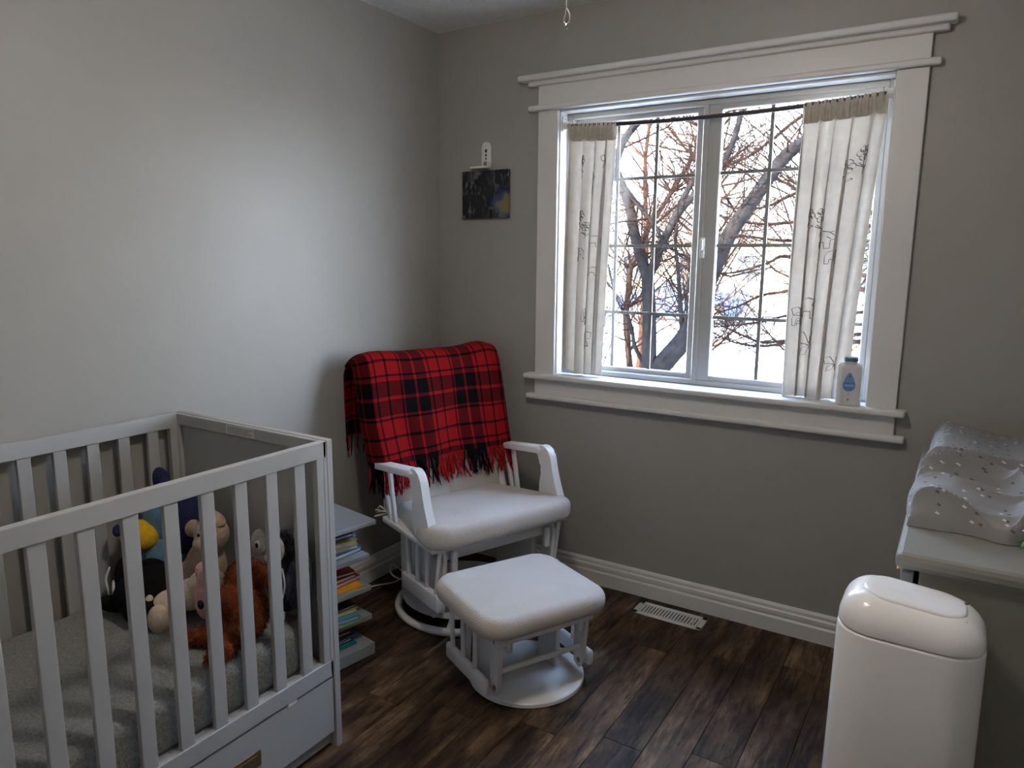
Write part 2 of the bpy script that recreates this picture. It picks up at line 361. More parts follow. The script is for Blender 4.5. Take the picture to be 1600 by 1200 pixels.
def curtain(label, xt0, xt1, xb0, xb1, zb, folds, amp, seed, tail=None):
    rnd = random.Random(seed); ph = [rnd.uniform(0, 6.28) for _ in range(8)]
    ztop = ROD_Z+.012
    root = thing('curtain', label, 'curtain', ((xt0+xt1)/2, ROD_Y, zb), group='short cream curtains')
    def P(u, v):
        # v: 0 at rod top, 1 at hem
        x = (xt0+(xt1-xt0)*u)*(1-v)+(xb0+(xb1-xb0)*u)*v
        ease = min(1, .35+v*1.3)
        a = amp*ease
        q = u*folds*2*PI+ph[0]+.7*math.sin(2.1*v+ph[1])+.9*math.sin(u*5+ph[2])
        yy = a*math.cos(q)+.25*a*math.sin(1.7*q+ph[3]+v*1.5)
        fold = .55+.75*(.5+.5*math.sin(q*.37+ph[6]))          # some pleats lap over, some lie open
        x += fold*1.15*(xt1-xt0)/(2*PI*folds)*1.25*math.sin(q)*min(1, .5+v*2)+.012*math.sin(v*2.6+ph[4])*v
        zz = ztop-(ztop-zb)*v+rodz(x)-ROD_Z+.006*math.sin(u*9+ph[5])*v
        return Vector((x, ROD_Y-.004+yy*.9, zz))
    def sheet(u0, u1, v0, v1, nu, nv, off=0, thick=.0012):
        b = NB(); g = []
        for s in (0, 1):
            gg = [[None]*(nv+1) for _ in range(nu+1)]
            for i in range(nu+1):
                for j in range(nv+1):
                    p = P(u0+(u1-u0)*i/nu, v0+(v1-v0)*j/nv); p.y += off+s*thick; gg[i][j] = b.verts.new(p)
            g.append(gg)
        for s in (0, 1):
            for i in range(nu):
                for j in range(nv): b.faces.new((g[s][i][j], g[s][i+1][j], g[s][i+1][j+1], g[s][i][j+1]))
        for i in range(nu):
            for j in (0, nv): b.faces.new((g[0][i][j], g[0][i+1][j], g[1][i+1][j], g[1][i][j]))
        for j in range(nv):
            for i in (0, nu): b.faces.new((g[0][i][j], g[0][i][j+1], g[1][i][j+1], g[1][i][j]))
        return b
    obj('cloth', sheet(0, 1, .02, 1, 150, 40), CURT, root, True)
    # rod pocket: gathered tube of cloth round the rod, with a frill
    b = NB(); nu = 110; rings = []
    for i in range(nu+1):
        u = i/nu; x = xt0+(xt1-xt0)*u; zc = rodz(x); rip = 1+.22*math.sin(u*150+ph[6])+.18*math.sin(u*67+ph[7])
        ring = []
        for j in range(12):
            a = 2*PI*j/12; top = max(0, math.sin(a))
            ring.append(b.verts.new((x, ROD_Y+.0125*rip*math.cos(a), zc-.018+(.026*math.sin(a)+.008*top*(rip-.7))*(1.0 if math.sin(a) > 0 else 1.7))))
        rings.append(ring)
    for a, c in zip(rings, rings[1:]):
        for j in range(12): b.faces.new((a[j], a[(j+1) % 12], c[(j+1) % 12], c[j]))
    obj('rod_pocket', b, mat('cream curtain hem', (.60, .54, .46, 1), .9, .12, 60, .2, 250, trans=.2), root, True)
    # printed line drawings
    b = NB(); H = ztop-zb; wcloth = (xt1-xt0)*1.0
    for k in range(11):
        u0 = rnd.uniform(.06, .72); v0 = .10+.86*((k*.37+rnd.random()*.12) % 1)*.86; su = rnd.uniform(.14, .24); sv = su*wcloth/H*rnd.uniform(1.6, 2.2)
        for line in doodle(k % 3):
            pts = []
            for p, q in zip(line, line[1:]):
                for t in range(5): pts.append((p[0]+(q[0]-p[0])*t/5, p[1]+(q[1]-p[1])*t/5))
            pts.append(line[-1])
            w_ = .0011
            prev = None
            for a in pts:
                c = P(min(1, u0+su*a[0]), min(.99, v0+sv*(1-a[1]))); c.y -= .0016
                d = b.verts.new(c+Vector((-w_, 0, -w_))); e_ = b.verts.new(c+Vector((w_, 0, w_)))
                if prev: b.faces.new((prev[0], prev[1], e_, d))
                prev = (d, e_)
    obj('printed_drawings', b, PRINT, root)['kind'] = 'stuff'
    return root
curtain('short cream curtain with line drawings at the left of the window', .668, .888, .655, .842, .948, 4.0, .016, 3)
curtain('short cream curtain with line drawings behind the powder bottle', 1.602, 1.872, 1.600, 1.800, .945, 4.6, .018, 5)

# ------------------------------------------------------------------ wall items
BR = thing('wall_bracket', 'small white plastic bracket screwed to wall above dark picture', 'bracket', (.270, 0, 1.84))
pl = NB(); out = [(.0+.024*math.cos(a), .075+.024*math.sin(a)) for a in [PI*i/12 for i in range(13)]]+[(-.024, -.012), (.024, -.012)]
prism(pl, [(.270+a, 1.848+z) for a, z in out], -.008, 0, 'y', .002); pb = obj('plate', pl, PLASTIC, BR, True)
obj('arm', B(.205, .292, -.042, -.006, 1.830, 1.839, .003, 2), PLASTIC, BR)
gs = NB(); box(gs, .288, .294, -.030, -.006, 1.832, 1.861, .002); obj('gusset', gs, PLASTIC, BR)
for z0, z1, wd in ((1.900, 1.914, .005), (1.884, 1.894, .004), (1.868, 1.879, .003)): obj('slot', B(.270-wd, .270+wd, -.0095, -.006, z0, z1, .001), DARK, pb)
obj('slot', B(.258, .283, -.0095, -.006, 1.843, 1.861), mat('bracket recess', (.20, .17, .14, 1), .6, .1, 20), pb)
def paint_mat():
    M = bpy.data.materials.new('poured paint'); M.use_nodes = True; n = M.node_tree.nodes; l = M.node_tree.links; b = n['Principled BSDF']; b.inputs['Roughness'].default_value = .12
    t = n.new('ShaderNodeTexCoord'); mp = n.new('ShaderNodeMapping'); mp.inputs['Scale'].default_value = (14, 14, 5.5); l.new(t.outputs['Object'], mp.inputs[0])
    a = n.new('ShaderNodeTexNoise'); a.inputs['Scale'].default_value = 2.6; a.inputs['Detail'].default_value = 7; a.inputs['Roughness'].default_value = .65; a.inputs['Distortion'].default_value = 1.4; l.new(mp.outputs[0], a.inputs['Vector'])
    r = n.new('ShaderNodeValToRGB'); l.new(a.outputs[0], r.inputs[0]); e = r.color_ramp.elements
    e[0].position = .47; e[0].color = (.004, .004, .005, 1); e[1].position = .70; e[1].color = (.20, .20, .18, 1)
    x = e.new(.54); x.color = (.006, .010, .022, 1); x = e.new(.575); x.color = (.05, .055, .07, 1)
    # warm and blue patch in the lower right corner
    sp = n.new('ShaderNodeSeparateXYZ'); l.new(t.outputs['Object'], sp.inputs[0])
    d = n.new('ShaderNodeVectorMath'); d.operation = 'DISTANCE'; d.inputs[1].default_value = (.115, 0, .055); l.new(t.outputs['Object'], d.inputs[0])
    nz = n.new('ShaderNodeTexNoise'); nz.inputs['Scale'].default_value = 22; nz.inputs['Detail'].default_value = 5; l.new(t.outputs['Object'], nz.inputs['Vector'])
    ad = n.new('ShaderNodeMath'); ad.operation = 'MULTIPLY_ADD'; ad.inputs[1].default_value = .11; l.new(nz.outputs[0], ad.inputs[0]); l.new(d.outputs['Value'], ad.inputs[2])
    r2 = n.new('ShaderNodeValToRGB'); l.new(ad.outputs[0], r2.inputs[0]); e = r2.color_ramp.elements
    e[0].position = .075; e[0].color = (.20, .155, .05, 1); e[1].position = .145; e[1].color = (0, 0, 0, 1)
    x = e.new(.095); x.color = (.14, .14, .09, 1); x = e.new(.108); x.color = (.05, .07, .10, 1); x = e.new(.125); x.color = (.012, .03, .09, 1)
    mx = n.new('ShaderNodeMix'); mx.data_type = 'RGBA'; mx.blend_type = 'LIGHTEN'; mx.inputs[0].default_value = 1; l.new(r.outputs[0], mx.inputs[6]); l.new(r2.outputs[0], mx.inputs[7]); l.new(mx.outputs[2], b.inputs['Base Color']); return M
tag(obj('picture', B(.146, .397, -.020, -.001, 1.612, 1.822, .003, 2), paint_mat(), loc=(.27, -.001, 1.612)), 'small dark abstract canvas with blue and yellow corner on the wall', 'picture')

# ------------------------------------------------------------------ crib
CY1, CY0, CXF, CXB, CT = -1.404, -2.780, .705, .021, .936
crib = thing('crib', 'grey wooden baby crib with slatted sides standing against the left wall', 'crib', ((CXF+CXB)/2, (CY0+CY1)/2, 0))
def bx(n, *a, p=crib, m=CRIBM, bev=.002): return obj(n, B(*a, bev, 2), m, p)
for y0, y1 in ((CY1-.022, CY1), (CY0, CY0+.022)):     # end boards run full height
    e = NB(); box(e, CXB, CXF, y0, y1, 0, CT, .002)
    inn = y0-.013 if y1 == CY1 else y1
    end = obj('end_board', e, CRIBM, crib)
    obj('end_rail', B(CXB+.03, CXF-.03, inn, inn+.013, .898, CT-.002, .002), CRIBM, end)
    for xx in (CXB, CXF-.030): obj('end_post', B(xx, xx+.030, inn, inn+.013, .235, CT-.002, .0015), CRIBM, end)
    if y1 == CY1:
        lb = obj('warning_label', B(.291, .419, inn-.0006, inn, .903, .930), mat('label paper', (.62, .60, .56, 1), .6, .03, 50), end)
        tx = NB()
        for i in range(5):
            z = .926-.0045*i; box(tx, .297+(.02 if i == 0 else 0), .413-.01*(i % 3), inn-.0009, inn-.0005, z-.0016, z)
        obj('printed_lines', tx, mat('label ink', (.20, .17, .16, 1), .7, .3, 200), lb)['kind'] = 'stuff'
        for xx, zz in ((CXF-.035, .845), (CXF-.035, .30)):
            h = NB(); ell(h, (xx, inn-.001, zz), (.007, .003, .007), sub=2); obj('bolt', h, STEEL, end, True)
ya, yb = CY0+.024, CY1-.024
for xr, sgn in ((CXF-.022, 1), (CXB, -1)):
    x0, x1 = xr, xr+.022
    side = bx('side_rail', x0, x1, ya, yb, .889, CT-.001)
    bx('lower_rail', x0, x1, ya, yb, .236, .286, p=side)
    y = -1.519
    for i in range(14):
        yy = y-.0921*i
        if yy < ya+.03: break
        bx('slat', x0+.004, x1-.004, yy-.0175, yy+.0175, .285, .891, p=side)
    bx('side_post', x0+.001, x1-.001, yb-.035, yb, .285, .891, p=side); bx('side_post', x0+.001, x1-.001, ya, ya+.035, .285, .891, p=side)
drw = bx('drawer', CXF-.024, CXF-.004, ya+.002, yb-.002, .056, .228)
bx('toe_board', CXF-.040, CXF-.022, ya, yb, .012, .060)
hd = bx('handle', CXF-.0045, CXF-.002, -1.795, -1.690, .116, .160, p=drw, m=BRASS, bev=.001)
obj('pull_recess', B(CXF-.0025, CXF-.001, -1.783, -1.702, .126, .150, .0008), mat('brass recess', (.10, .065, .03, 1), .5, .2, 40), hd)
obj('clip', B(CXF-.020, CXF-.001, -1.598, -1.563, .222, .240, .003), PLASTIC, drw)
bx('mattress_support', CXB+.024, CXF-.024, ya+.004, yb-.015, .262, .276, m=CRIBM)
def wrinkle(v):
    d = max(0, (v.x-.42)/.25)
    return v+Vector((0, 0, -.006*d+.007*d*noise.noise(Vector((v.x*9, v.y*7, 3)))+.003*noise.noise(Vector((v.x*20, v.y*5, 1)))))
mt = thing('mattress', 'crib mattress in a heather grey fitted sheet', 'mattress', (.36, -2.1, .277))
mb = NB(); soft(mb, .362, -2.108, .308, .648, .06, .277, .420, .035, .003, 8, 5); bmesh.ops.subdivide_edges(mb, edges=[e for e in mb.edges if e.calc_length() > .12], cuts=12, use_grid_fill=True)
for v in mb.verts: v.co = wrinkle(v.co)
obj('fitted_sheet', mb, SHEET, mt, True)

# ------------------------------------------------------------------ soft toys (all sit on the mattress, z = .42)
TZ = .421
def plush(n, c, r=.95, var=.12, bump=.5, bs=260, c2=None): return mat(n, c, r, var, 60, bump, bs, sheen=0 if max(c[:3]) < .1 else .08, spec=.15, col2=c2)
BLUE, NAVY, YEL = plush('sky blue plush', rgb(108, 150, 178)), plush('navy plush', rgb(44, 46, 82)), plush('yellow plush', rgb(226, 178, 36))
BLK, CRM, BEI, PNK = plush('black plush', (.006, .006, .007, 1)), plush('cream plush', rgb(208, 190, 166)), plush('beige plush', rgb(172, 152, 134)), plush('pink plush', rgb(214, 168, 166))
BRN, GRY, LGR, SLT = plush('rust brown plush', rgb(120, 60, 26), var=.3), plush('grey plush', rgb(92, 98, 112), var=.35), plush('pale grey plush', rgb(186, 182, 178)), plush('slate plush', rgb(52, 54, 64))
EYE = mat('toy eye', (.004, .004, .004, 1), .1, .1, 10)
WHT = plush('white plush', rgb(222, 222, 222))
def dot(n, c, r, m_, p, rot=(0, 0, 0)): return obj(n, ell(NB(), c, r, rot, 2), m_, p, True)

t = thing('plush_dog', 'sky blue and navy plush dog with a round yellow muzzle in the crib', 'soft toy', (.15, -1.58, TZ), group='soft toys in the crib')
blob('body', [((.15, -1.575, .53), (.085, .075, .11)), ((.20, -1.62, .455), (.045, .06, .034)), ((.105, -1.64, .455), (.045, .06, .034))], BLUE, t)
blob('head', [((.165, -1.565, .675), (.080, .070, .085)), ((.150, -1.575, .625), (.07, .06, .06))], BLUE, t)
mz = blob('muzzle', [((.142, -1.645, .612), (.060, .052, .047))], YEL, t, .004)
dot('nose', (.101, -1.688, .632), (.026, .014, .016), NAVY, mz, (0, .2, -.6))
dot('mouth', (.160, -1.694, .593), (.014, .003, .002), NAVY, mz)
hood = blob('back_of_head', [((.235, -1.555, .665), (.062, .06, .095)), ((.225, -1.55, .60), (.055, .05, .06))], NAVY, t)
blob('ear', [((.125, -1.555, .752), (.032, .022, .046), (0, -.35, 0)), ((.145, -1.558, .735), (.036, .024, .034))], NAVY, t, .004); blob('ear', [((.238, -1.56, .748), (.030, .022, .036), (0, .35, 0))], NAVY, t, .004)
e1 = dot('eye', (.110, -1.637, .668), (.016, .008, .024), WHT, t, (0, .3, -.5)); dot('pupil', (.111, -1.645, .664), (.008, .004, .015), EYE, e1, (0, .3, -.5))

t = thing('plush_whale', 'black plush whale with white piping, lowest toy at the crib slats', 'soft toy', (.24, -1.70, TZ), group='soft toys in the crib')
blob('body', [((.255, -1.69, .485), (.095, .10, .068)), ((.30, -1.73, .462), (.07, .065, .042)), ((.20, -1.66, .50), (.06, .06, .055))], BLK, t)
for c, r_, ro in (((.145, -1.705, .515), (.020, .050, .050), (.3, 0, .7)), ((.175, -1.76, .452), (.045, .03, .020), (0, .2, .4)), ((.335, -1.74, .455), (.05, .03, .025), (0, .1, -.3))): blob('fin', [(c, r_, ro)], BLK, t, .004)
obj('piping', tube(NB(), smooth_path([(.118, -1.728, .538), (.122, -1.745, .508), (.140, -1.750, .475), (.163, -1.762, .45)], 6), .003, 6), WHT, t, True)
obj('piping', tube(NB(), smooth_path([(.160, -1.742, .512), (.172, -1.752, .495), (.184, -1.757, .482)], 5), .004, 6), WHT, t, True)

t = thing('plush_bear', 'beige plush bear with floppy ears slumped among the crib toys', 'soft toy', (.34, -1.56, TZ), group='soft toys in the crib')
blob('body', [((.325, -1.56, .52), (.062, .058, .095), (0, .15, 0)), ((.30, -1.60, .50), (.032, .045, .055)), ((.325, -1.625, .455), (.045, .045, .034))], BEI, t, .005)
hdm = blob('head', [((.370, -1.565, .640), (.052, .048, .050)), ((.385, -1.605, .625), (.030, .028, .026))], BEI, t, .0045)
blob('ear', [((.300, -1.575, .645), (.036, .020, .026), (0, -.5, 0))], BEI, t, .004); blob('ear', [((.372, -1.56, .684), (.048, .030, .020), (0, .25, 0))], BEI, t, .004)
dot('eye', (.384, -1.616, .655), (.005, .004, .005), EYE, hdm); dot('nose', (.350, -1.668, .478), (.010, .006, .011), EYE, t)

t = thing('plush_bunny', 'cream plush bunny with a long pink ear leaning on brown bear', 'soft toy', (.43, -1.66, TZ), group='soft toys in the crib')
blob('body', [((.40, -1.655, .500), (.080, .055, .045), (0, -.35, .2)), ((.455, -1.645, .535), (.060, .05, .045)), ((.345, -1.70, .475), (.05, .045, .038))], CRM, t, .005)
blob('paw', [((.375, -1.745, .455), (.030, .028, .042))], CRM, t, .004); blob('paw', [((.315, -1.735, .475), (.024, .024, .040), (0, .3, 0))], CRM, t, .004)
blob('ear', [((.470, -1.665, .585), (.026, .020, .030)), ((.493, -1.685, .560), (.020, .014, .050), (0, .1, 0)), ((.500, -1.695, .515), (.028, .014, .045), (0, -.2, 0))], PNK, t, .004)
dot('eye', (.522, -1.715, .525), (.011, .007, .013), EYE, t); dot('patch', (.315, -1.775, .452), (.020, .012, .020), BLK, t)

def fur(root, ob_parts, m_, n, ln, seed):
    """short loose tufts over the lobes of a shaggy toy"""
    rnd = random.Random(seed); b = NB()
    from mathutils import Euler
    for _ in range(n):
        p = rnd.choices(ob_parts, weights=[q[1][0]*q[1][1]+q[1][1]*q[1][2]+q[1][0]*q[1][2] for q in ob_parts])[0]
        v = Vector((rnd.gauss(0, 1), rnd.gauss(0, 1), rnd.gauss(0, 1))).normalized()
        R_ = Euler(p[2] if len(p) > 2 else (0, 0, 0)).to_matrix(); r_ = Vector(p[1])
        c = Vector(p[0])+R_ @ Vector((v.x*r_.x, v.y*r_.y, v.z*r_.z))
        if c.z < TZ+.004: continue
        nn = (R_ @ Vector((v.x/r_.x, v.y/r_.y, v.z/r_.z))).normalized()
        side = nn.cross(Vector((rnd.gauss(0, 1), rnd.gauss(0, 1), rnd.gauss(0, 1)))).normalized()
        d = (nn*.55+side.cross(nn)*rnd.uniform(-1, 1)*.8+Vector((0, 0, -.5))).normalized()*ln*rnd.uniform(.6, 1.3); wv = side*.0011
        c -= nn*.003
        a = [b.verts.new(c-wv), b.verts.new(c+wv), b.verts.new(c+d*.6+nn*.001+wv*.6), b.verts.new(c+d+Vector((0, 0, -.002)))]
        b.faces.new((a[0], a[1], a[2])); b.faces.new((a[0], a[2], a[3]))
    o = obj('fur', b, m_, root); o['kind'] = 'stuff'; return o
t = thing('plush_teddy', 'shaggy rust brown teddy sprawled at the front edge of the mattress', 'soft toy', (.60, -1.66, TZ), group='soft toys in the crib')
tp = [((.575, -1.645, .500), (.062, .058, .072)), ((.565, -1.60, .570), (.058, .052, .050)), ((.612, -1.70, .452), (.040, .05, .036), (0, 0, .3)), ((.640, -1.745, .440), (.027, .045, .027), (0, .2, .1))]
tl = [((.555, -1.715, .448), (.052, .030, .026), (0, 0, .5)), ((.505, -1.742, .442), (.040, .028, .024), (0, 0, .3))]
ta = [((.630, -1.625, .505), (.028, .032, .055), (0, -.2, 0)), ((.632, -1.635, .468), (.026, .028, .035))]
blob('body', tp, BRN, t, .005, .006, .012); blob('leg', tl, BRN, t, .005, .006, .012); blob('arm', ta, BRN, t, .005, .006, .012)
fur(t, tp+tl+ta, BRN, 9000, .012, 4)

t = thing('plush_owl', 'grey plush owl with big pale eye discs in the crib corner', 'soft toy', (.60, -1.50, TZ), group='soft toys in the crib')
ob = [((.590, -1.492, .530), (.062, .046, .100)), ((.595, -1.49, .62), (.060, .042, .045))]
blob('body', ob, SLT, t, .005)
wg = [((.643, -1.487, .535), (.022, .044, .085), (0, .1, 0))]; blob('wing', wg, GRY, t, .004, .006, .01); fur(t, wg+[((.60, -1.485, .630), (.064, .044, .042))], GRY, 3500, .008, 9)
for c, r_ in (((.538, -1.534, .640), (.032, .008, .038)), ((.617, -1.540, .640), (.032, .008, .036))):
    d_ = obj('eye_disc', ell(NB(), c, r_, (-.15, 0, 0), 3), LGR, t, True); ri = dot('eye', (c[0]+.004, c[1]-.007, c[2]-.004), (.013, .004, .015), WHT, d_); dot('pupil', (c[0]+.004, c[1]-.011, c[2]-.004), (.006, .003, .008), EYE, d_)
dot('beak', (.574, -1.538, .598), (.010, .009, .018), BEI, t)
for xx in (.555, .645): blob('ear_tuft', [((xx, -1.487, .672), (.012, .012, .020), (0, (.3 if xx > .6 else -.3), 0))], LGR, t, .003)
obj('belly_seam', tube(NB(), smooth_path([(.630, -1.534, .585), (.640, -1.536, .545), (.632, -1.537, .505), (.612, -1.536, .470)], 6), .0025, 6), WHT, t, True)
obj('cloth_tag', B(.622, .638, -1.541, -1.539, .440, .462), WHT, t)

# ------------------------------------------------------------------ book tower beside the crib
SH = thing('shelf_tower', 'low grey tower shelf of open plates between crib and rocking chair', 'shelf', (.30, -1.12, 0), math.radians(-10))
SHM = MW[SH]
def shl(n, x0, x1, y0, y1, z0, z1, bev=.003, m_=SHELFM): return obj(n, B(x0, x1, y0, y1, z0, z1, bev, 2), m_, SH, world=False)
obj('spine', B(-.235, -.19, -.14, .15, 0, .56, .003, 2), SHELFM, SH, world=False)
shl('base_plate', -.19, .115, -.16, .165, 0, .045)
LEV = [(.045, .115, .165), (.135, .075, .185), (.248, .075, .185), (.372, .075, .180)]
for z, xx, yy in LEV[1:]:
    shl('shelf_plate', -.19, xx, -.16, yy, z-.020, z)
shl('top_plate', -.19, .105, -.16, .192, .488, .505)
for z in (.118, .36): obj('spacer', B(-.19, -.02, -.13, .15, z-.030, z-.003, .002), SHELFM, SH, world=False)
def book(label, x, y, z, L, Wd, T, rz, col, pages=(.75, .72, .64, 1)):
    M = SHM @ Matrix.Translation((x, y, z)) @ Matrix.Rotation(rz, 4, 'Z'); loc = M.translation; a = math.radians(-10)+rz
    r = thing('book', label, 'book', tuple(loc), a, group='picture books on the tower shelf')
    b = NB(); box(b, -L/2, L/2, -Wd/2, Wd/2, 0, .0022); box(b, -L/2, L/2, -Wd/2, Wd/2, T-.0022, T); box(b, -L/2, -L/2+.0025, -Wd/2, Wd/2, 0, T)
    obj('cover', b, mat('book '+label[:26], col, .35, .25, 30), r, world=False)
    obj('pages', B(-L/2+.002, L/2-.004, -Wd/2+.004, Wd/2-.004, .002, T-.002), mat('paper pages', pages, .8, .08, 300, stretch=(.1, .1, 9)), r, world=False)
    return T
def stack(level, items, x=-.02, y=.07, seed=0):
    rnd = random.Random(seed); z = level+.0006
    for lab, L, Wd, T, col in items:
        z += book(lab, x+rnd.uniform(-.012, .012), y+rnd.uniform(-.012, .012), z, L, Wd, T, rnd.uniform(-.2, .2), col)+.0006
stack(.372, [('teal blue book at the bottom of the upper stack', .18, .15, .018, rgb(40, 110, 160)), ('white book under the yellow book on the upper shelf plate', .16, .15, .016, rgb(210, 214, 220)), ('bright yellow book on the upper shelf plate', .15, .14, .020, rgb(214, 196, 62)), ('pale blue book second from the top of the upper stack', .15, .14, .010, rgb(110, 140, 190)), ('navy book on top of the upper shelf stack', .14, .13, .014, rgb(26, 40, 92))], -.04, .085, 1)
stack(.248, [('thin orange yellow book under the red books', .20, .14, .007, rgb(222, 160, 40)), ('scarlet book resting on the orange yellow one', .17, .14, .017, rgb(190, 28, 36)), ('crimson book in the middle of the red stack', .15, .13, .015, rgb(170, 22, 40)), ('dark red book topping the red stack', .14, .13, .012, rgb(140, 26, 36))], -.05, .09, 2)
stack(.135, [('big thin green picture book sticking out of the third stack', .24, .17, .006, rgb(120, 134, 96)), ('sky blue book on the green picture book', .18, .15, .014, rgb(70, 150, 190)), ('olive yellow book on the lower shelf plate', .16, .15, .014, rgb(170, 150, 40)), ('dark book topping the olive yellow one', .14, .13, .010, rgb(40, 46, 40))], -.02, .06, 3)
stack(.045, [('teal book at the bottom of the base plate stack', .20, .15, .008, rgb(30, 120, 132)), ('black book on the teal one', .17, .14, .013, rgb(24, 24, 28)), ('blue book in the base plate stack', .15, .14, .009, rgb(38, 60, 120)), ('maroon book topping the base plate stack', .14, .13, .011, rgb(110, 40, 52))], -.02, .05, 4)

# white power cord on the floor behind the tower
tag(obj('power_cord', tube(NB(), smooth_path([(.035, -.62, .004), (.07, -.56, .004), (.11, -.50, .004), (.10, -.42, .004), (.055, -.40, .02), (.045, -.44, .05), (.08, -.48, .03), (.12, -.45, .004), (.06, -.34, .004), (.03, -.28, .004)], 8), .0036, 8), PLASTIC, loc=(.08, -.45, 0), smooth=True), 'white power cord lying on the floor behind the rocking chair', 'cord')

# ------------------------------------------------------------------ glider chair (own frame: x forward, y to the window)
CH = thing('glider_chair', 'white wooden glider rocking chair with white cushions in the corner', 'chair', (.41, -.46, 0), math.radians(-22))
def cp(n, bm, m_=WHITEW, p=CH, sm=True): return obj(n, bm, m_, p, sm, world=False)
ring = cp('base_ring', tube(NB(), [(.08+.268*math.cos(2*PI*i/56), .268*math.sin(2*PI*i/56), .016) for i in range(56)], .0155, 10, closed=True))
for k in range(4):
    a = PI/4+k*PI/2; st = NB(); tube(st, [(.08+.262*math.cos(a), .262*math.sin(a), .02), (.08+.15*math.cos(a), .15*math.sin(a), .05)], .008, 6); cp('strut', st, WHITEW, ring)
cp('base_disc', lathe(NB(), [(0, .058), (.245, .058), (.25, .062), (.25, .080), (.245, .086), (0, .086)], 56, (.08, 0, 0)))
for s in (-1, 1):
    y0 = s*.235
    cp('base_upright', B(.00, .26, y0-.010, y0+.010, .085, .36, .004, 2))
    ys = s*.275
    fr_ = cp('side_rail', B(.090, .366, ys-.014, ys+.014, .158, .226, .008, 3))
    for i in range(4):
        xt = .118+.083*i; xb = .128+.070*i
        cp('spindle', tube(NB(), [(xb, ys, .222), (xt, ys, .395)], .0095, 10), WHITEW, fr_)
    cp('seat_rail', B(-.030, .376, s*.285-.026, s*.285+.026, .393, .420, .009, 3))
    for fx, sw in ((.335, .02), (.105, -.02)):     # links between base and seat
        lp = NB(); pts = [(fx-sw, .13), (fx+sw, .37)]
        prism(lp, [(fx-.028, .375), (fx+.02, .385), (fx+.034, .36), (fx+.022, .25), (fx+.012, .14), (fx-.02, .125), (fx-.035, .15), (fx-.034, .26)], s*.252-.008, s*.252+.008, 'y', .003)
        lk_ = cp('link', lp); 
        for zz in (.355, .15): cp('bolt', lathe(NB(), [(0, -.011), (.009, -.011), (.009, .011), (0, .011)], 14), STEEL, lk_).data.transform(Matrix.Translation((fx, s*.252, zz)) @ Matrix.Rotation(PI/2, 4, 'X'))
    cp('hanger', B(.350, .378, s*.215-.012, s*.215+.012, .30, .385, .009, 3))
    # arm: sloping board, S-shaped front post, two slim rear supports
    ya_ = s*.297
    arm = cp('armrest', prism(NB(), [(-.055, .608), (.235, .645), (.245, .662), (.225, .672), (-.055, .634)], ya_-.029, ya_+.029, 'y', .006))
    post = [(.205, .655), (.215, .672), (.240, .680), (.268, .674), (.290, .656), (.302, .628), (.312, .590), (.330, .540), (.352, .490), (.366, .450), (.368, .420), (.300, .416), (.262, .430), (.236, .460), (.226, .500), (.234, .540), (.240, .575), (.232, .605), (.214, .628)]
    cp('front_post', prism(NB(), [(p.x, p.y) for p in smooth_path([(a, b_, 0) for a, b_ in post+[post[0]]], 3)[:-1]], ya_-.016, ya_+.016, 'y', .005))
    for xt, xb in ((-.035, .025), (.02, .065)): cp('arm_support', B(-.011, .011, -.007, .007, 0, .215, .003, 2, Matrix.Translation((xb, ya_, .415)) @ Matrix.Shear('XY', 4, ((xt-xb)/.215, 0))))
cp('front_rail', B(.318, .344, -.26, .26, .342, .385, .006, 2)); cp('rear_rail', B(-.02, .01, -.26, .26, .36, .405, .006, 2))
cp('cross_bar', tube(NB(), [(.30, -.24, .20), (.30, .24, .20)], .011, 10)); cp('base_bar', B(.11, .15, -.235, .235, .30, .34, .004, 2))
for s in (-1, 1): bfr = cp('back_post', tube(NB(), [(-.005, s*.275, .40), (-.115, s*.275, .70), (-.215, s*.27, 1.0)], .016, 10))
cp('back_top_rail', B(-.235, -.205, -.29, .29, .965, 1.015, .01, 3), WHITEW, bfr)
for i in range(5): cp('back_slat', tube(NB(), [(-.01, -.2+.1*i, .41), (-.118, -.2+.1*i, .70), (-.215, -.2+.1*i, .98)], .011, 8), WHITEW, bfr)
def seatfn(v):
    k = (v.x+.05)/.46
    z = v.z+.040*k-.02
    wide = .258+.074*max(0, min(1, (v.x-.315)/.06))          # cushion widens in front of the arm posts
    y = v.y*wide/.30
    x = v.x-.030*(v.y/.30)**2*max(0, k)
    return Vector((x, y, z+.004*noise.noise(Vector((v.x*7, v.y*7, 0)))))
cp('seat_cushion', soft(NB(), .195, 0, .250, .300, .070, .388, .480, .042, .010, 10, 6, fn=seatfn, bot=.034), CUSH)
def backM(): return Matrix.Translation((-.045, 0, .445)) @ Matrix.Rotation(math.radians(-17), 4, 'Y') @ Matrix.Rotation(PI/2, 4, 'Y') @ Matrix.Rotation(PI/2, 4, 'Z')
bc = NB()   # tufted back cushion: grid of pillows on a slab
def backpt(u, v, front):     # u across -1..1, v up 0..1
    y = u*.272*(1-.05*v); h = v*.57
    edge = (1-abs(u)**6)**.5*(1-abs(2*v-1)**8)**.5
    tuft = 1-.30*math.exp(-((u)/.03)**2)*front-.32*math.exp(-((v-.28)/.02)**2)*front-.3*math.exp(-((v-.62)/.02)**2)*front
    th = .050*edge*tuft*(1 if front else -.6)
    return Vector((-.035-.292*h+th*.96, y, .425+.956*h+th*.29))
nu, nv = 40, 44; gf = [[bc.verts.new(backpt(-1+2*i/nu, j/nv, 1)) for j in range(nv+1)] for i in range(nu+1)]; gb = [[bc.verts.new(backpt(-1+2*i/nu, j/nv, 0)) for j in range(nv+1)] for i in range(nu+1)]
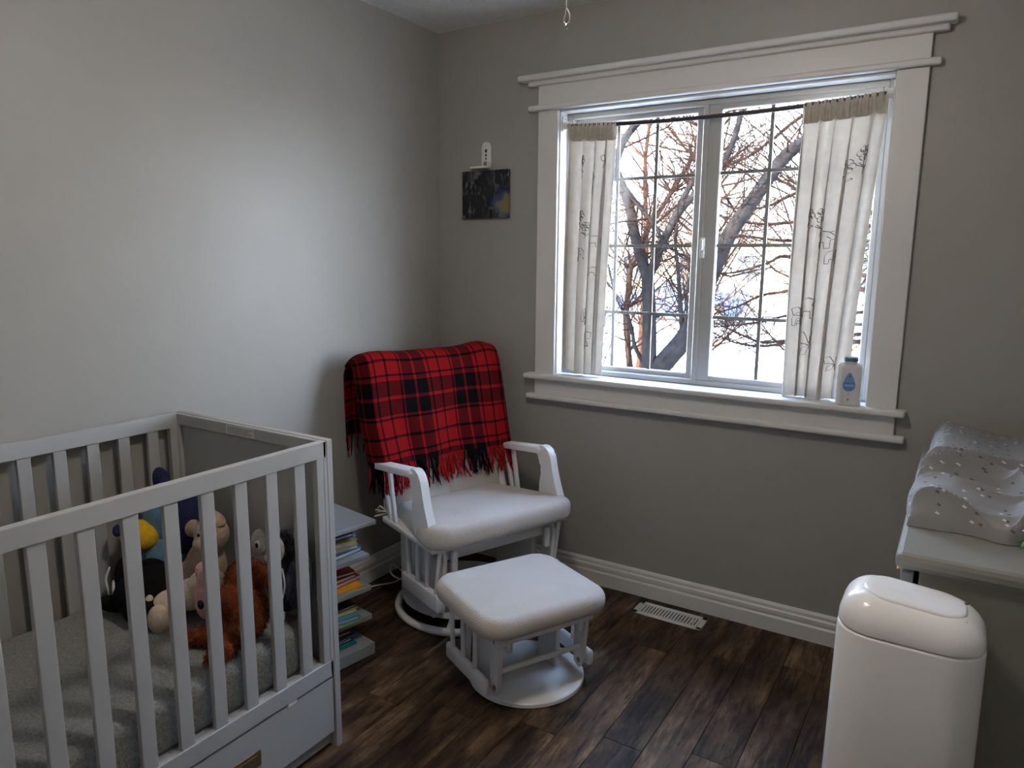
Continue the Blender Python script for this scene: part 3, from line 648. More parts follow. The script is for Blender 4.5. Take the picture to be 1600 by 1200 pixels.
for i in range(nu):
    for j in range(nv): bc.faces.new((gf[i][j], gf[i+1][j], gf[i+1][j+1], gf[i][j+1])); bc.faces.new((gb[i][j], gb[i][j+1], gb[i+1][j+1], gb[i+1][j]))
bmesh.ops.remove_doubles(bc, verts=bc.verts[:], dist=1e-5)
cp('back_cushion', bc, CUSH)
for i, zz in enumerate((.433,)):
    tb = NB(); 
    for k in range(4):
        a = k*1.5; tube(tb, smooth_path([(-.02, -.288, .430), (-.035+.015*math.cos(a), -.305-.010*k, .440+.020*math.sin(a)), (-.05, -.318+.005*k, .430-.006*k), (-.02, -.290, .428)], 5), .0035, 6)
    tube(tb, smooth_path([(-.03, -.290, .43), (-.04, -.292, .47), (-.035, -.286, .51)], 4), .004, 6)
    cp('cushion_tie', tb, mat('cream tie tape', (.52, .46, .36, 1), .9, .1, 50))

# ------------------------------------------------------------------ plaid blanket over the chair back
def plaid():
    M = bpy.data.materials.new('red and black plaid wool'); M.use_nodes = True; n = M.node_tree.nodes; l = M.node_tree.links; b = n['Principled BSDF']; b.inputs['Roughness'].default_value = .95; b.inputs['Specular IOR Level'].default_value = .1
    uv = n.new('ShaderNodeUVMap'); sp = n.new('ShaderNodeSeparateXYZ'); l.new(uv.outputs[0], sp.inputs[0])
    def mth(op, a, bb=None):
        q = n.new('ShaderNodeMath'); q.operation = op
        for i, s in enumerate((a, bb)):
            if s is None: continue
            if isinstance(s, (int, float)): q.inputs[i].default_value = s
            else: l.new(s, q.inputs[i])
        return q.outputs[0]
    def bands(c, per, spec):
        f = mth('FRACT', mth('DIVIDE', c, per)); tot = None
        for lo, hi, wt in spec:
            v = mth('MULTIPLY', mth('MULTIPLY', mth('GREATER_THAN', f, lo), mth('LESS_THAN', f, hi)), wt)
            tot = v if tot is None else mth('ADD', tot, v)
        return tot
    SP = [(.0, .195, .70), (.24, .44, .70), (.50, .53, .75), (.70, .735, .75), (.94, .97, .75)]
    d = mth('MINIMUM', mth('ADD', bands(sp.outputs[0], .24, SP), bands(sp.outputs[1], .30, SP)), 1.0)
    nz = n.new('ShaderNodeTexNoise'); nz.inputs['Scale'].default_value = 420; l.new(uv.outputs[0], nz.inputs['Vector'])
    mx = n.new('ShaderNodeMix'); mx.data_type = 'RGBA'; mx.inputs[6].default_value = (.30, .008, .010, 1); mx.inputs[7].default_value = (.004, .003, .004, 1); l.new(d, mx.inputs[0])
    m2 = n.new('ShaderNodeMix'); m2.data_type = 'RGBA'; m2.blend_type = 'MULTIPLY'; m2.inputs[0].default_value = .35; l.new(mx.outputs[2], m2.inputs[6]); l.new(nz.outputs[0], m2.inputs[7]); l.new(m2.outputs[2], b.inputs['Base Color'])
    bp = n.new('ShaderNodeBump'); bp.inputs['Strength'].default_value = .3; bp.inputs['Distance'].default_value = .003; l.new(nz.outputs[0], bp.inputs['Height']); l.new(bp.outputs[0], b.inputs['Normal'])
    return M
BLK_ = thing('plaid_blanket', 'red and black plaid blanket with fringe draped over the chair back', 'blanket', (.41, -.46, .6), math.radians(-22))
prof = smooth_path([(-.285, 0, .70), (-.290, 0, .86), (-.278, 0, .985), (-.245, 0, 1.035), (-.205, 0, 1.046), (-.165, 0, 1.034), (-.140, 0, .985), (-.105, 0, .88), (-.062, 0, .74), (-.030, 0, .635)], 9)
clen = [0]
for a, b_ in zip(prof, prof[1:]): clen.append(clen[-1]+(b_-a).length)
def prof_at(s):
    s = max(0, min(clen[-1], s))
    for i in range(len(clen)-1):
        if s <= clen[i+1]: t_ = (s-clen[i])/(clen[i+1]-clen[i]); return prof[i].lerp(prof[i+1], t_)
    return prof[-1]
U0, U1 = -.425, .355
def blank(u, s):
    q = s/clen[-1]; p = prof_at(s); front = max(0, min(1, (q-.42)/.1))
    y = u; x = p.x; z = p.z
    # sides fall back round the edge of the cushion
    e = max(0, abs(u)-.305)
    if e > 0:
        y = math.copysign(.305+.030*(1-math.exp(-e/.030)), u); x -= e*.75*(front if front > .3 else .3)+0; z -= e*.12*(1-front)+e*.06
    top = math.exp(-((q-.46)/.12)**2)
    z += .006*noise.noise(Vector((u*6, 2, 1)))*(.3+top)+.016*top*math.exp(-((u-.25)/.07)**2)-.012*top*max(0, abs(u)-.26)/.1
    x += front*(.010*noise.noise(Vector((u*7+s*1.5, s*4, 5)))+.014*noise.noise(Vector((u*11-s*2, s*1.2, 8)))*q)
    y += .012*noise.noise(Vector((s*3, u*2, 9)))+.05*(q-.5)*(.25 if u > 0 else .45)*front
    z += .010*noise.noise(Vector((u*5, s*3, 12)))*front-.035*front*(q-.5)*2*max(0, -u)/.4*.6
    return Vector((x+.010*front, y, z))
def blanket_mesh():
    b = NB(); uvl = b.loops.layers.uv.new('UVMap'); nu, nv = 110, 110; th = .006
    g = [[[None]*(nv+1) for _ in range(nu+1)] for _ in range(2)]; pts = [[blank(U0+(U1-U0)*i/nu, clen[-1]*j/nv) for j in range(nv+1)] for i in range(nu+1)]
    for i in range(nu+1):
        for j in range(nv+1):
            du = pts[min(i+1, nu)][j]-pts[max(i-1, 0)][j]; dv = pts[i][min(j+1, nv)]-pts[i][max(j-1, 0)]; nn = du.cross(dv).normalized()
            g[0][i][j] = b.verts.new(pts[i][j]); g[1][i][j] = b.verts.new(pts[i][j]-nn*th)
    def face(q, ij):
        f = b.faces.new(q); f.smooth = True
        for lp, (i, j) in zip(f.loops, ij): lp[uvl].uv = ((i/nu)*(U1-U0)+.225, (1-j/nv)*clen[-1]+.110)
    for k in (0, 1):
        for i in range(nu):
            for j in range(nv):
                ij = [(i, j), (i+1, j), (i+1, j+1), (i, j+1)]; face([g[k][a][c] for a, c in ij], ij)
    for i in range(nu):
        for j in (0, nv): face((g[0][i][j], g[0][i+1][j], g[1][i+1][j], g[1][i][j]), [(i, j), (i+1, j), (i+1, j), (i, j)])
    for j in range(nv):
        for i in (0, nu): face((g[0][i][j], g[0][i][j+1], g[1][i][j+1], g[1][i][j]), [(i, j), (i, j+1), (i, j+1), (i, j)])
    return b
MW.pop(BLK_); o = obj('cloth', blanket_mesh(), plaid(), BLK_, True, world=False); o.data.transform(Matrix.Translation((0, 0, -.6)))
FR_R, FR_B = mat('red fringe wool', (.28, .010, .010, 1), .95, .2, 90, spec=.1), mat('black fringe wool', (.005, .004, .005, 1), .95, .2, 90, spec=.1)
frb = [NB(), NB()]; rnd = random.Random(11)
for k in range(150):
    u = U0+(U1-U0)*(k+.5)/150; f_ = ((u-U0+.225)/.24) % 1; dark = f_ < .44 if rnd.random() < .85 else rnd.random() < .5
    p = blank(u, clen[-1])
    ln = rnd.uniform(.070, .118); lean = Vector((rnd.uniform(.0, .03), rnd.uniform(-.022, .022), 0))
    cl = .012*math.sin(k//4*2.1)
    for q in range(2):
        o_ = Vector((rnd.uniform(-.003, .004), rnd.uniform(-.003, .003), 0))
        pts = [p+o_*.3+Vector((0, 0, .006)), p+o_+lean*.3+Vector((.006, cl*.4, -ln*.35)), p+o_+lean*.7+Vector((.010, cl, -ln*.7)), p+o_*1.5+lean*1.3+Vector((.010, cl*1.4, -ln))]
        tube(frb[1 if dark else 0], smooth_path(pts, 2), [.0026]*6+[.0011], 5)
for k in range(26):       # fringe of the rear end, hanging behind
    u = U0+(U1-U0)*(k+.5)/26; p = blank(u, 0); tube(frb[k % 2], [p, p+Vector((-.005, .004*math.sin(k), -.05)), p+Vector((-.002, .01*math.sin(k*2), -.09))], [.003, .003, .001], 5)
for b_, m_, nm in ((frb[0], FR_R, 'red_fringe'), (frb[1], FR_B, 'black_fringe')):
    o = obj(nm, b_, m_, BLK_, True, world=False); o.data.transform(Matrix.Translation((0, 0, -.6))); o['kind'] = 'stuff'

# ------------------------------------------------------------------ ottoman
OT = thing('glider_ottoman', 'white glider ottoman with padded white cushion in front of the chair', 'ottoman', (.978, -.795, 0), math.radians(-27))
def op(n, bm, m_=WHITEW, p=OT, sm=True): return obj(n, bm, m_, p, sm, world=False)
op('base_disc', lathe(NB(), [(0, 0), (.193, 0), (.2, .004), (.2, .016), (.194, .021), (0, .021)], 56))
op('cushion', soft(NB(), .024, -.045, .212, .240, .085, .290, .362, .034, .012, 8, 6, fn=lambda v: v+Vector((0, 0, .004*noise.noise(Vector((v.x*8, v.y*8, 4))))), bot=.03), CUSH)
op('seat_board', B(-.12, .165, -.205, .115, .268, .290, .006, 2))
for s, yy in ((-1, -.155), (1, .105)):
    op('upright', B(-.075, .040, yy-.010, yy+.010, .018, .235, .004, 2))
for s, yy in ((-1, -.222), (1, .172)):
    rl = op('side_rail', B(-.165, .115 if s < 0 else .145, yy-.012, yy+.012, .055, .112, .012, 3))
    for i in range(3): op('spindle', tube(NB(), [(-.125+.080*i, yy, .108), (-.135+.088*i, yy, .272)], .0085, 10), WHITEW, rl)
    yi = yy-s*.032
    for fx in (.125, -.085):
        q = op('link', prism(NB(), [(fx-.03, .262), (fx+.022, .268), (fx+.034, .248), (fx+.024, .17), (fx+.016, .075), (fx-.004, .05), (fx-.03, .065), (fx-.032, .16)], yi-.008, yi+.008, 'y', .003))
        for zz in (.24, .082): op('bolt', lathe(NB(), [(0, -.0105), (.009, -.0105), (.009, .0105), (0, .0105)], 14), STEEL, q).data.transform(Matrix.Translation((fx, yi, zz)) @ Matrix.Rotation(PI/2, 4, 'X'))
    op('hanger', B(.140, .164, yi-s*.028-.010, yi-s*.028+.010, .205, .275, .009, 3))
op('front_rail', B(.150, .172, -.215, .155, .245, .272, .004, 2))
op('cross_bar', tube(NB(), [(.128, -.19, .135), (.128, .135, .135)], .0095, 10))

# ------------------------------------------------------------------ floor register
VR = thing('floor_vent', 'white slotted floor vent on the planks below the window', 'vent', (1.252, -.115, 0))
x0, x1, y0, y1 = 1.108, 1.397, -.170, -.060
fb = NB(); box(fb, x0, x1, y0, y0+.022, 0, .005, .0015); box(fb, x0, x1, y1-.022, y1, 0, .005, .0015); box(fb, x0, x0+.022, y0, y1, 0, .005, .0015); box(fb, x1-.022, x1, y0, y1, 0, .005, .0015)
obj('frame', fb, TRIM, VR); obj('well', B(x0+.02, x1-.02, y0+.02, y1-.02, .0002, .0012), DARK, VR)
for i in range(19):
    xx = x0+.028+i*(x1-x0-.056)/18; obj('louvre', B(xx-.0042, xx+.0042, y0+.021, y1-.021, .0012, .0042, .0005), TRIM, VR)
obj('damper_lever', B(x1-.046, x1-.040, y0+.03, y0+.05, .004, .012, .001), TRIM, VR)

# ------------------------------------------------------------------ dresser, changing pad
DX0, DX1, DY0, DY1, DZ = 2.092, 2.575, -1.135, -.045, .832
DR = thing('dresser', 'grey painted dresser in the corner right of the window', 'dresser', ((DX0+DX1)/2, (DY0+DY1)/2, 0))
def dp(n, *a, p=DR, m_=DRESS, bev=.003): return obj(n, B(*a, bev, 2), m_, p)
dp('top_board', DX0-.012, DX1+.01, DY0-.014, DY1+.01, DZ-.036, DZ, bev=.012)
dp('side_panel', DX0+.034, DX1, DY0, DY0+.018, 0, DZ-.034)
dp('side_panel', DX0+.034, DX1, DY1-.018, DY1, 0, DZ-.034)
dp('carcass', DX0+.040, DX1-.006, DY0+.016, DY1-.016, .02, DZ-.034, m_=mat('dresser inside', (.10, .09, .08, 1), .7, .1, 8))
for i in range(3):
    z0 = .06+i*.245; f_ = dp('drawer', DX0, DX0+.024, DY0+.004, DY1-.004, z0, z0+.238)
    for yy in (-.955, -.225):
        kb = B(DX0-.014, DX0-.008, yy-.045, yy+.045, z0+.182, z0+.192, .002)
        for q in (-.036, .036): box(kb, DX0-.012, DX0+.001, yy+q-.004, yy+q+.004, z0+.183, z0+.191)
        obj('pull', kb, BRASS, f_)
PADM = bpy.data.materials.new('grey printed pad cover'); PADM.use_nodes = True
def pad_nodes(M):
    n = M.node_tree.nodes; l = M.node_tree.links; b = n['Principled BSDF']; b.inputs['Roughness'].default_value = .9
    t = n.new('ShaderNodeTexCoord'); v = n.new('ShaderNodeTexVoronoi'); v.inputs['Scale'].default_value = 31; v.voronoi_dimensions = '2D'; v.feature = 'F1'; v.distance = 'MINKOWSKI'; v.inputs['Exponent'].default_value = .7; sx_ = n.new('ShaderNodeSeparateXYZ'); l.new(t.outputs['Object'], sx_.inputs[0]); a1 = n.new('ShaderNodeMath'); a1.operation = 'MULTIPLY_ADD'; a1.inputs[1].default_value = .55; l.new(sx_.outputs[2], a1.inputs[0]); l.new(sx_.outputs[0], a1.inputs[2])
    a2 = n.new('ShaderNodeMath'); a2.operation = 'ADD'; l.new(sx_.outputs[1], a2.inputs[0]); l.new(sx_.outputs[2], a2.inputs[1]); cb = n.new('ShaderNodeCombineXYZ'); l.new(a1.outputs[0], cb.inputs[0]); l.new(a2.outputs[0], cb.inputs[1]); l.new(cb.outputs[0], v.inputs['Vector'])
    lt = n.new('ShaderNodeMath'); lt.operation = 'LESS_THAN'; lt.inputs[1].default_value = .20; l.new(v.outputs['Distance'], lt.inputs[0])
    sp = n.new('ShaderNodeSeparateXYZ'); l.new(v.outputs['Color'], sp.inputs[0])
    r = n.new('ShaderNodeValToRGB'); r.color_ramp.interpolation = 'CONSTANT'; l.new(sp.outputs[0], r.inputs[0]); e = r.color_ramp.elements
    e[0].position = 0; e[0].color = (.09, .09, .10, 1); e[1].position = .45; e[1].color = (.24, .23, .235, 1); x = e.new(.76); x.color = (.62, .61, .60, 1)
    mx = n.new('ShaderNodeMix'); mx.data_type = 'RGBA'; mx.inputs[6].default_value = (.24, .232, .236, 1); l.new(r.outputs[0], mx.inputs[7]); l.new(lt.outputs[0], mx.inputs[0]); l.new(mx.outputs[2], b.inputs['Base Color'])
    nz = n.new('ShaderNodeTexNoise'); nz.inputs['Scale'].default_value = 300; l.new(t.outputs['Object'], nz.inputs['Vector']); bp = n.new('ShaderNodeBump'); bp.inputs['Strength'].default_value = .15; bp.inputs['Distance'].default_value = .003; l.new(nz.outputs[0], bp.inputs['Height']); l.new(bp.outputs[0], b.inputs['Normal'])
pad_nodes(PADM)
PD = thing('changing_pad', 'changing pad in a crumpled grey printed cover on the dresser', 'changing pad', (2.30, -.52, DZ))
def ridge(p, f): return 1-abs(2*noise.noise(p*f))
def pad_mesh():
    b = NB(); PX0, PX1, PY0, PY1 = 2.100, 2.500, -.965, -.080; nu, nv = 140, 260
    top = []
    for i in range(nu+1):
        col_ = []
        for j in range(nv+1):
            u = i/nu; v = j/nv; x = PX0+(PX1-PX0)*u; y = PY0+(PY1-PY0)*v
            near = max(0, min(1, (.55-v)/.16)); near = near*near*(3-2*near)
            eu = min(u, 1-u)*(PX1-PX0); ev = min(v, 1-v)*(PY1-PY0)
            ed = min(1, eu/.045)*1.0; ed = math.sqrt(max(0, 1-(1-ed)**2)); evd = min(1, ev/(.05+.05*near)); evd = math.sqrt(max(0, 1-(1-evd)**2))
            hol = .028*math.exp(-((u-.5)/.26)**2)                      # hollow down the middle
            h = (.098-hol)*min(ed, 1)*evd
            P_ = Vector((x*5, y*5, 2)); wv = Vector((noise.noise(P_*.8), noise.noise(P_*.8+Vector((7, 0, 0))), 0)); Q_ = Vector((x*2.6+y*1.2, y*7.5-x*1.5, 2)); cr = .050*(ridge(Q_+wv*1.5, .62)**3)+.040*(ridge(Q_+wv*1.3+Vector((3, 1, 0)), 1.15)**5)+.016*(ridge(Q_+wv*.6+Vector((1, 5, 0)), 2.2)**3)
            h += near*ed*min(1, evd*1.3)*(cr-.022)+.003*noise.noise(P_*3)*ed*evd
            h += .018*near*math.exp(-((v-.44)/.045)**2)*ed
            over = -.030*near*math.exp(-((eu-.012)/.022)**2)*(1 if u < .5 else 0)*(.7+.6*noise.noise(Vector((0, y*9, 0))))
            col_.append(b.verts.new((x+over, y-near*math.exp(-(ev/.05)**2)*(.030*ridge(Vector((x*5, h*6, 4)), 1.6)**2-.012), DZ+.0015+max(0, h))))
        top.append(col_)
    for i in range(nu):
        for j in range(nv): b.faces.new((top[i][j], top[i+1][j], top[i+1][j+1], top[i][j+1]))
    rim = [top[i][0] for i in range(nu+1)]+[top[nu][j] for j in range(1, nv+1)]+[top[i][nv] for i in range(nu-1, -1, -1)]+[top[0][j] for j in range(nv-1, 0, -1)]
    b.faces.new(rim[::-1]); return b
obj('cover', pad_mesh(), PADM, PD, True)

# flower sprig at the right end of the dresser top
FL = thing('artificial_flower', 'white flower with bright green leaves at the dresser edge', 'flower', (2.318, -1.005, DZ))
LEAF, PETAL = mat('leaf green', (.06, .22, .025, 1), .45, .3, 40), mat('white petal', (.72, .70, .68, 1), .7, .05, 40)
obj('pot', lathe(NB(), [(0, .001), (.022, .001), (.028, .030), (.026, .030), (.022, .004), (0, .004)], 24, (2.335, -.99, DZ)), PLASTIC, FL, True)
rnd = random.Random(2)
def leafm(c, d, L, wd, m_, nm, droop=.4):
    b = NB(); d = Vector(d).normalized(); side = d.cross(Vector((0, 0, 1))).normalized(); prev = None
    for i in range(7):
        t_ = i/6; p = Vector(c)+d*L*t_+Vector((0, 0, -droop*L*t_*t_)); ww = wd*math.sin(PI*min(1, t_*.92+.06))
        r_ = [b.verts.new(p-side*ww+Vector((0, 0, ww*.3))), b.verts.new(p), b.verts.new(p+side*ww+Vector((0, 0, ww*.3)))]
        if prev: b.faces.new((prev[0], prev[1], r_[1], r_[0])); b.faces.new((prev[1], prev[2], r_[2], r_[1]))
        prev = r_
    o = obj(nm, b, m_, FL, True); sm_ = o.modifiers.new('thickness', 'SOLIDIFY'); sm_.thickness = .0012; return o
for k in range(9):
    a = k*2*PI/9; leafm((2.335, -.99, DZ+.026), (math.cos(a), math.sin(a), .2+.3*(k % 2)), .042, .014, LEAF, 'leaf', .9 if k % 2 else .5)
for k in range(8):
    a = k*2*PI/8; leafm((2.333, -.992, DZ+.045), (math.cos(a), math.sin(a), .5+.25*(k % 2)), .036, .012, PETAL, 'petal', .5)
obj('stem', tube(NB(), [(2.335, -.99, DZ+.003), (2.333, -.992, DZ+.046)], .0025, 6), LEAF, FL, True)

# ------------------------------------------------------------------ diaper pail
BN = thing('diaper_pail', 'tall white lidded pail standing beside the dresser', 'bin', (2.12, -1.245, 0))
obj('body', soft(NB(), 2.122, -1.243, .128, .098, .070, 0, .722, .006, 0, 10, 3, fn=lambda v: Vector((2.122+(v.x-2.122)*(1.06-.06*v.z/.72), -1.243+(v.y+1.243)*(1.04-.04*v.z/.72), v.z)), bot=.006), PAIL, BN, True)
def lidfn(v):
    k = (v.z-.722)/.066
    return Vector((v.x, v.y, v.z-.010*max(0, k)*(v.x-2.122)/.128))
lid = obj('lid', soft(NB(), 2.122, -1.243, .1265, .0965, .068, .7235, .786, .055, .004, 10, 9, fn=lidfn, bot=.002), PAIL, BN, True)
obj('lid_flap', soft(NB(), 2.124, -1.243, .090, .058, .048, .778, .7885, .006, .001, 8, 3, fn=lidfn, bot=.001), PAIL, lid, True)
for yy in (-1.285, -1.205): obj('hinge_notch', ell(NB(), (2.212, yy, .7775 if yy > -1.25 else .772), (.0035, .0055, .003), sub=2), mat('pail seam grey', (.12, .12, .12, 1), .5, .1, 30), lid, True)

# ------------------------------------------------------------------ powder bottle on the sill
PB = thing('powder_bottle', 'white baby powder bottle with blue drop label on the sill', 'bottle', (1.833, -.024, .931), math.radians(20))
BOT = mat('bottle plastic', (.70, .69, .69, 1), .35, .02, 20); BLU = mat('drop label blue', rgb(112, 158, 200), .4, .05, 30); CAPB = mat('cap blue', rgb(70, 108, 140), .4, .05, 30); INK = mat('label navy', rgb(22, 52, 112), .5, .1, 60)
def pp(n, bm, m_, p=PB, sm=True): return obj(n, bm, m_, p, sm, world=False)
pp('body', soft(NB(), 0, 0, .0405, .021, .017, 0, .150, .016, .003, 8, 5, bot=.006), BOT)
pp('neck', lathe(NB(), [(0, .146), (.020, .146), (.020, .157), (0, .157)], 28), BOT)
cp_ = pp('cap', lathe(NB(), [(0, .156), (.0225, .156), (.0228, .160), (.0225, .168), (.0215, .169), (0, .169)], 32), CAPB)
pp('cap_top', lathe(NB(), [(.0205, .1688), (.019, .1735), (.010, .1755), (0, .176)], 32), BOT, cp_)
dr = NB(); pts = []
for i in range(33):
    a = 2*PI*i/32; pts.append((.021*math.sin(a), -.021*math.cos(a)))
dp_ = [(x_, (z_ if z_ < .004 else .004+(z_-.004)*2.45)) for x_, z_ in pts[:-1]]
dp_ = [(x_*(1 if z_ < .004 else max(.02, 1-((z_-.004)/.045)*.35)), z_) for x_, z_ in dp_]
prism(dr, [(-.006+x_, .072+z_) for x_, z_ in dp_], -.0217, -.0208, 'y'); lab = pp('drop_label', dr, BLU, sm=False)
def text(s, size, x_, z_, m_, par, y_=-.0219):
    cu = bpy.data.curves.new('t', 'FONT'); cu.body = s; cu.size = size; cu.align_x = 'CENTER'; cu.extrude = .0001; cu.resolution_u = 2
    to = bpy.data.objects.new('t', cu); COL.objects.link(to); bpy.context.view_layer.update()
    me = bpy.data.meshes.new_from_object(to.evaluated_get(bpy.context.evaluated_depsgraph_get())); bpy.data.objects.remove(to)
    me.transform(Matrix.Translation((x_, y_, z_)) @ Matrix.Rotation(PI/2, 4, 'X')); me.materials.clear(); me.materials.append(m_)
    o = bpy.data.objects.new('lettering', me); COL.objects.link(o); o.parent = par; return o
text("Johnson's", .0096, -.006, .0775, INK, lab); text('baby powder', .0058, -.006, .0610, INK, lab)
WINK = mat('label white', (.75, .78, .8, 1), .5, .02, 30); pp('print_band', B(-.021, .009, -.0220, -.0216, .0735, .0745), WINK, lab, False); pp('print_band', B(-.020, .008, -.0220, -.0216, .0700, .0708), WINK, lab, False)
pp('pink_mark', ell(NB(), (-.0055, -.0215, .1045), (.0052, .0007, .0052), sub=2), mat('label pink', rgb(150, 90, 130), .5, .1, 50), lab)
pp('small_print', B(-.009, -.003, -.0213, -.0209, .043, .0445), INK, PB, False); pp('small_print', B(-.008, -.004, -.0213, -.0209, .019, .025), INK, PB, False)

# ------------------------------------------------------------------ ceiling fan (its pull chain hangs into view)
FX, FY = 1.43, -1.65; KX, KY = 1.503, -1.572
FN = thing('ceiling_fan', 'white ceiling fan with a pull chain dangling into view at the top', 'ceiling fan', (FX, FY, RH))
obj('canopy', lathe(NB(), [(0, RH), (.075, RH), (.072, RH-.03), (.02, RH-.045), (.02, RH-.08), (.11, RH-.085), (.12, RH-.12), (.11, RH-.17), (.05, RH-.185), (0, RH-.185)], 32, (FX, FY, 0)), WHITEW, FN, True)
for k in range(4):
    a = k*PI/2+.5; bl = NB(); soft(bl, .36, 0, .22, .060, .05, -.003, .004, .003, 0, 5, 2); bmesh.ops.transform(bl, matrix=Matrix.Translation((FX, FY, RH-.13)) @ Matrix.Rotation(a, 4, 'Z') @ Matrix.Rotation(.18, 4, 'X'), verts=bl.verts[:])
    bo = obj('blade', bl, WHITEW, FN, True); ir = NB(); box(ir, .10, .18, -.015, .015, -.004, .0, .001); bmesh.ops.transform(ir, matrix=Matrix.Translation((FX, FY, RH-.135)) @ Matrix.Rotation(a, 4, 'Z'), verts=ir.verts[:]); obj('blade_iron', ir, STEEL, bo)
GL = bpy.data.materials.new('frosted lit globe'); GL.use_nodes = True; g_ = GL.node_tree.nodes['Principled BSDF']; g_.inputs['Base Color'].default_value = (.9, .88, .84, 1); g_.inputs['Emission Color'].default_value = (1, .90, .78, 1)
LAMP = 9.6
g_.inputs['Emission Strength'].default_value = LAMP
obj('glass_globe', lathe(NB(), [(.045, RH-.183), (.085, RH-.205), (.10, RH-.235), (.085, RH-.265), (.045, RH-.285), (0, RH-.29)], 32, (FX, FY, 0)), GL, FN, True)
ch = NB(); tube(ch, [(KX, KY, RH-.16), (KX, KY, 2.1), (KX, KY, 1.868)], .0016, 6)
tube(ch, smooth_path([(KX, KY, 1.868), (KX+.006, KY, 1.858), (KX+.007, KY, 1.846), (KX, KY, 1.842), (KX-.005, KY, 1.848), (KX-.002, KY, 1.855), (KX, KY, 1.868)], 4), .0014, 6)
chn = obj('pull_chain', ch, mat('pull cord', (.22, .21, .20, 1), .6, .05, 30), FN, True); obj('chain_end', ell(NB(), (KX, KY, 1.838), (.003, .003, .005), sub=2), STEEL, chn, True)

# ------------------------------------------------------------------ outdoors
GZ = -.60
def ground_mat():
    M = bpy.data.materials.new('pale thawing ground'); M.use_nodes = True; n = M.node_tree.nodes; l = M.node_tree.links; b = n['Principled BSDF']; b.inputs['Roughness'].default_value = .85
    t = n.new('ShaderNodeTexCoord'); mp = n.new('ShaderNodeMapping'); mp.inputs['Scale'].default_value = (.16, .42, 1); l.new(t.outputs['Object'], mp.inputs[0])
    a = n.new('ShaderNodeTexNoise'); a.inputs['Scale'].default_value = 1.4; a.inputs['Detail'].default_value = 7; a.inputs['Roughness'].default_value = .6; l.new(mp.outputs[0], a.inputs['Vector'])
    r = n.new('ShaderNodeValToRGB'); l.new(a.outputs[0], r.inputs[0]); e = r.color_ramp.elements
    e[0].position = .47; e[0].color = (.62, .60, .57, 1); e[1].position = .62; e[1].color = (.22, .15, .085, 1); x = e.new(.53); x.color = (.42, .34, .24, 1)
    l.new(r.outputs[0], b.inputs['Base Color']); return M
tag(obj('ground', B(-60, 60, .16, 110, GZ-.2, GZ), ground_mat()), kind='structure')
tag(obj('road', B(-60, 60, 16.6, 23.0, GZ-.05, GZ+.012), mat('pale dry asphalt', (.42, .41, .40, 1), .9, .12, 2, .2, 30)), kind='structure')

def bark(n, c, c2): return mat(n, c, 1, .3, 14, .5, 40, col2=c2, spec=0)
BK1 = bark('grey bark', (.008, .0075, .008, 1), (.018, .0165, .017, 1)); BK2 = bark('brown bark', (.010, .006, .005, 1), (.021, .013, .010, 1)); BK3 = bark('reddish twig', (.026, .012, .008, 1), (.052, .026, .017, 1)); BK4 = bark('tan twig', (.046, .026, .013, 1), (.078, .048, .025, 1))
def grow(bm, p, d, L, r, depth, rnd, up_=.12, segs=4, kids=4, nside=4, gnarl=.35):
    pts = [Vector(p)]; d = Vector(d).normalized(); dirs = [d.copy()]
    for i in range(segs):
        d = (d+Vector((rnd.gauss(0, gnarl), rnd.gauss(0, gnarl), rnd.gauss(0, gnarl)))*.6+Vector((0, 0, up_))).normalized(); pts.append(pts[-1]+d*L/segs); dirs.append(d.copy())
    tube(bm, pts, [r*(1-.75*i/segs) for i in range(segs+1)], nside, cap=False)
    if depth > 0:
        for k in range(kids):
            i = rnd.randint(1, segs); a = Vector((rnd.gauss(0, 1), rnd.gauss(0, 1), rnd.gauss(0, 1))).normalized(); nd = (dirs[i]*.75+a*.8+Vector((0, 0, up_))).normalized()
            grow(bm, pts[i], nd, L*rnd.uniform(.45, .72), max(.0022, r*(1-.75*i/segs)*.55), depth-1, rnd, up_, 3, kids, 3, gnarl)
def limbs(bm, L, r0, r1, nside=8, n=4):
    pts = smooth_path(L, n); k = len(pts); tube(bm, pts, [r0+(r1-r0)*i/(k-1) for i in range(k)], nside); return pts
# unseen roof, a long gable added to keep the near trees in shade
rb_ = NB(); prism(rb_, [(.55, 2.50), (-4.2, 5.0), (-9.0, 2.50), (-9.0, 2.64), (-4.2, 5.15), (.55, 2.64)], -6.5, 6.5, 'x'); struct('roof', rb_, mat('shading roof shingle', (.10, .09, .085, 1), .9, .2, 6))
# first tree, three metres out
rnd = random.Random(21)
T1 = thing('bare_tree', 'grey bare tree with a forked stem and leaning limb close outside the window', 'tree', (-.10, 3.0, GZ))
tb = NB(); tw = NB(); all_ = []
all_.append(limbs(tb, [(-.22, 3.0, GZ), (-.17, 3.0, -.2), (-.12, 3.0, .33), (-.09, 3.0, .61), (-.10, 3.0, .94), (-.13, 3.0, 1.32)], .085, .055))
lean = limbs(tb, [(-.24, 3.02, GZ+.05), (-.19, 3.02, .2), (-.10, 3.02, .41), (.07, 3.02, .62), (.22, 3.02, .82), (.30, 3.05, 1.06), (.36, 3.1, 1.27), (.46, 3.2, 1.61), (.63, 3.3, 1.93), (.84, 3.4, 2.27), (1.05, 3.5, 2.42), (1.3, 3.6, 2.6), (1.5, 3.7, 2.9)], .100, .040); all_.append(lean)
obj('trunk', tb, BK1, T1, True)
lb_ = NB()
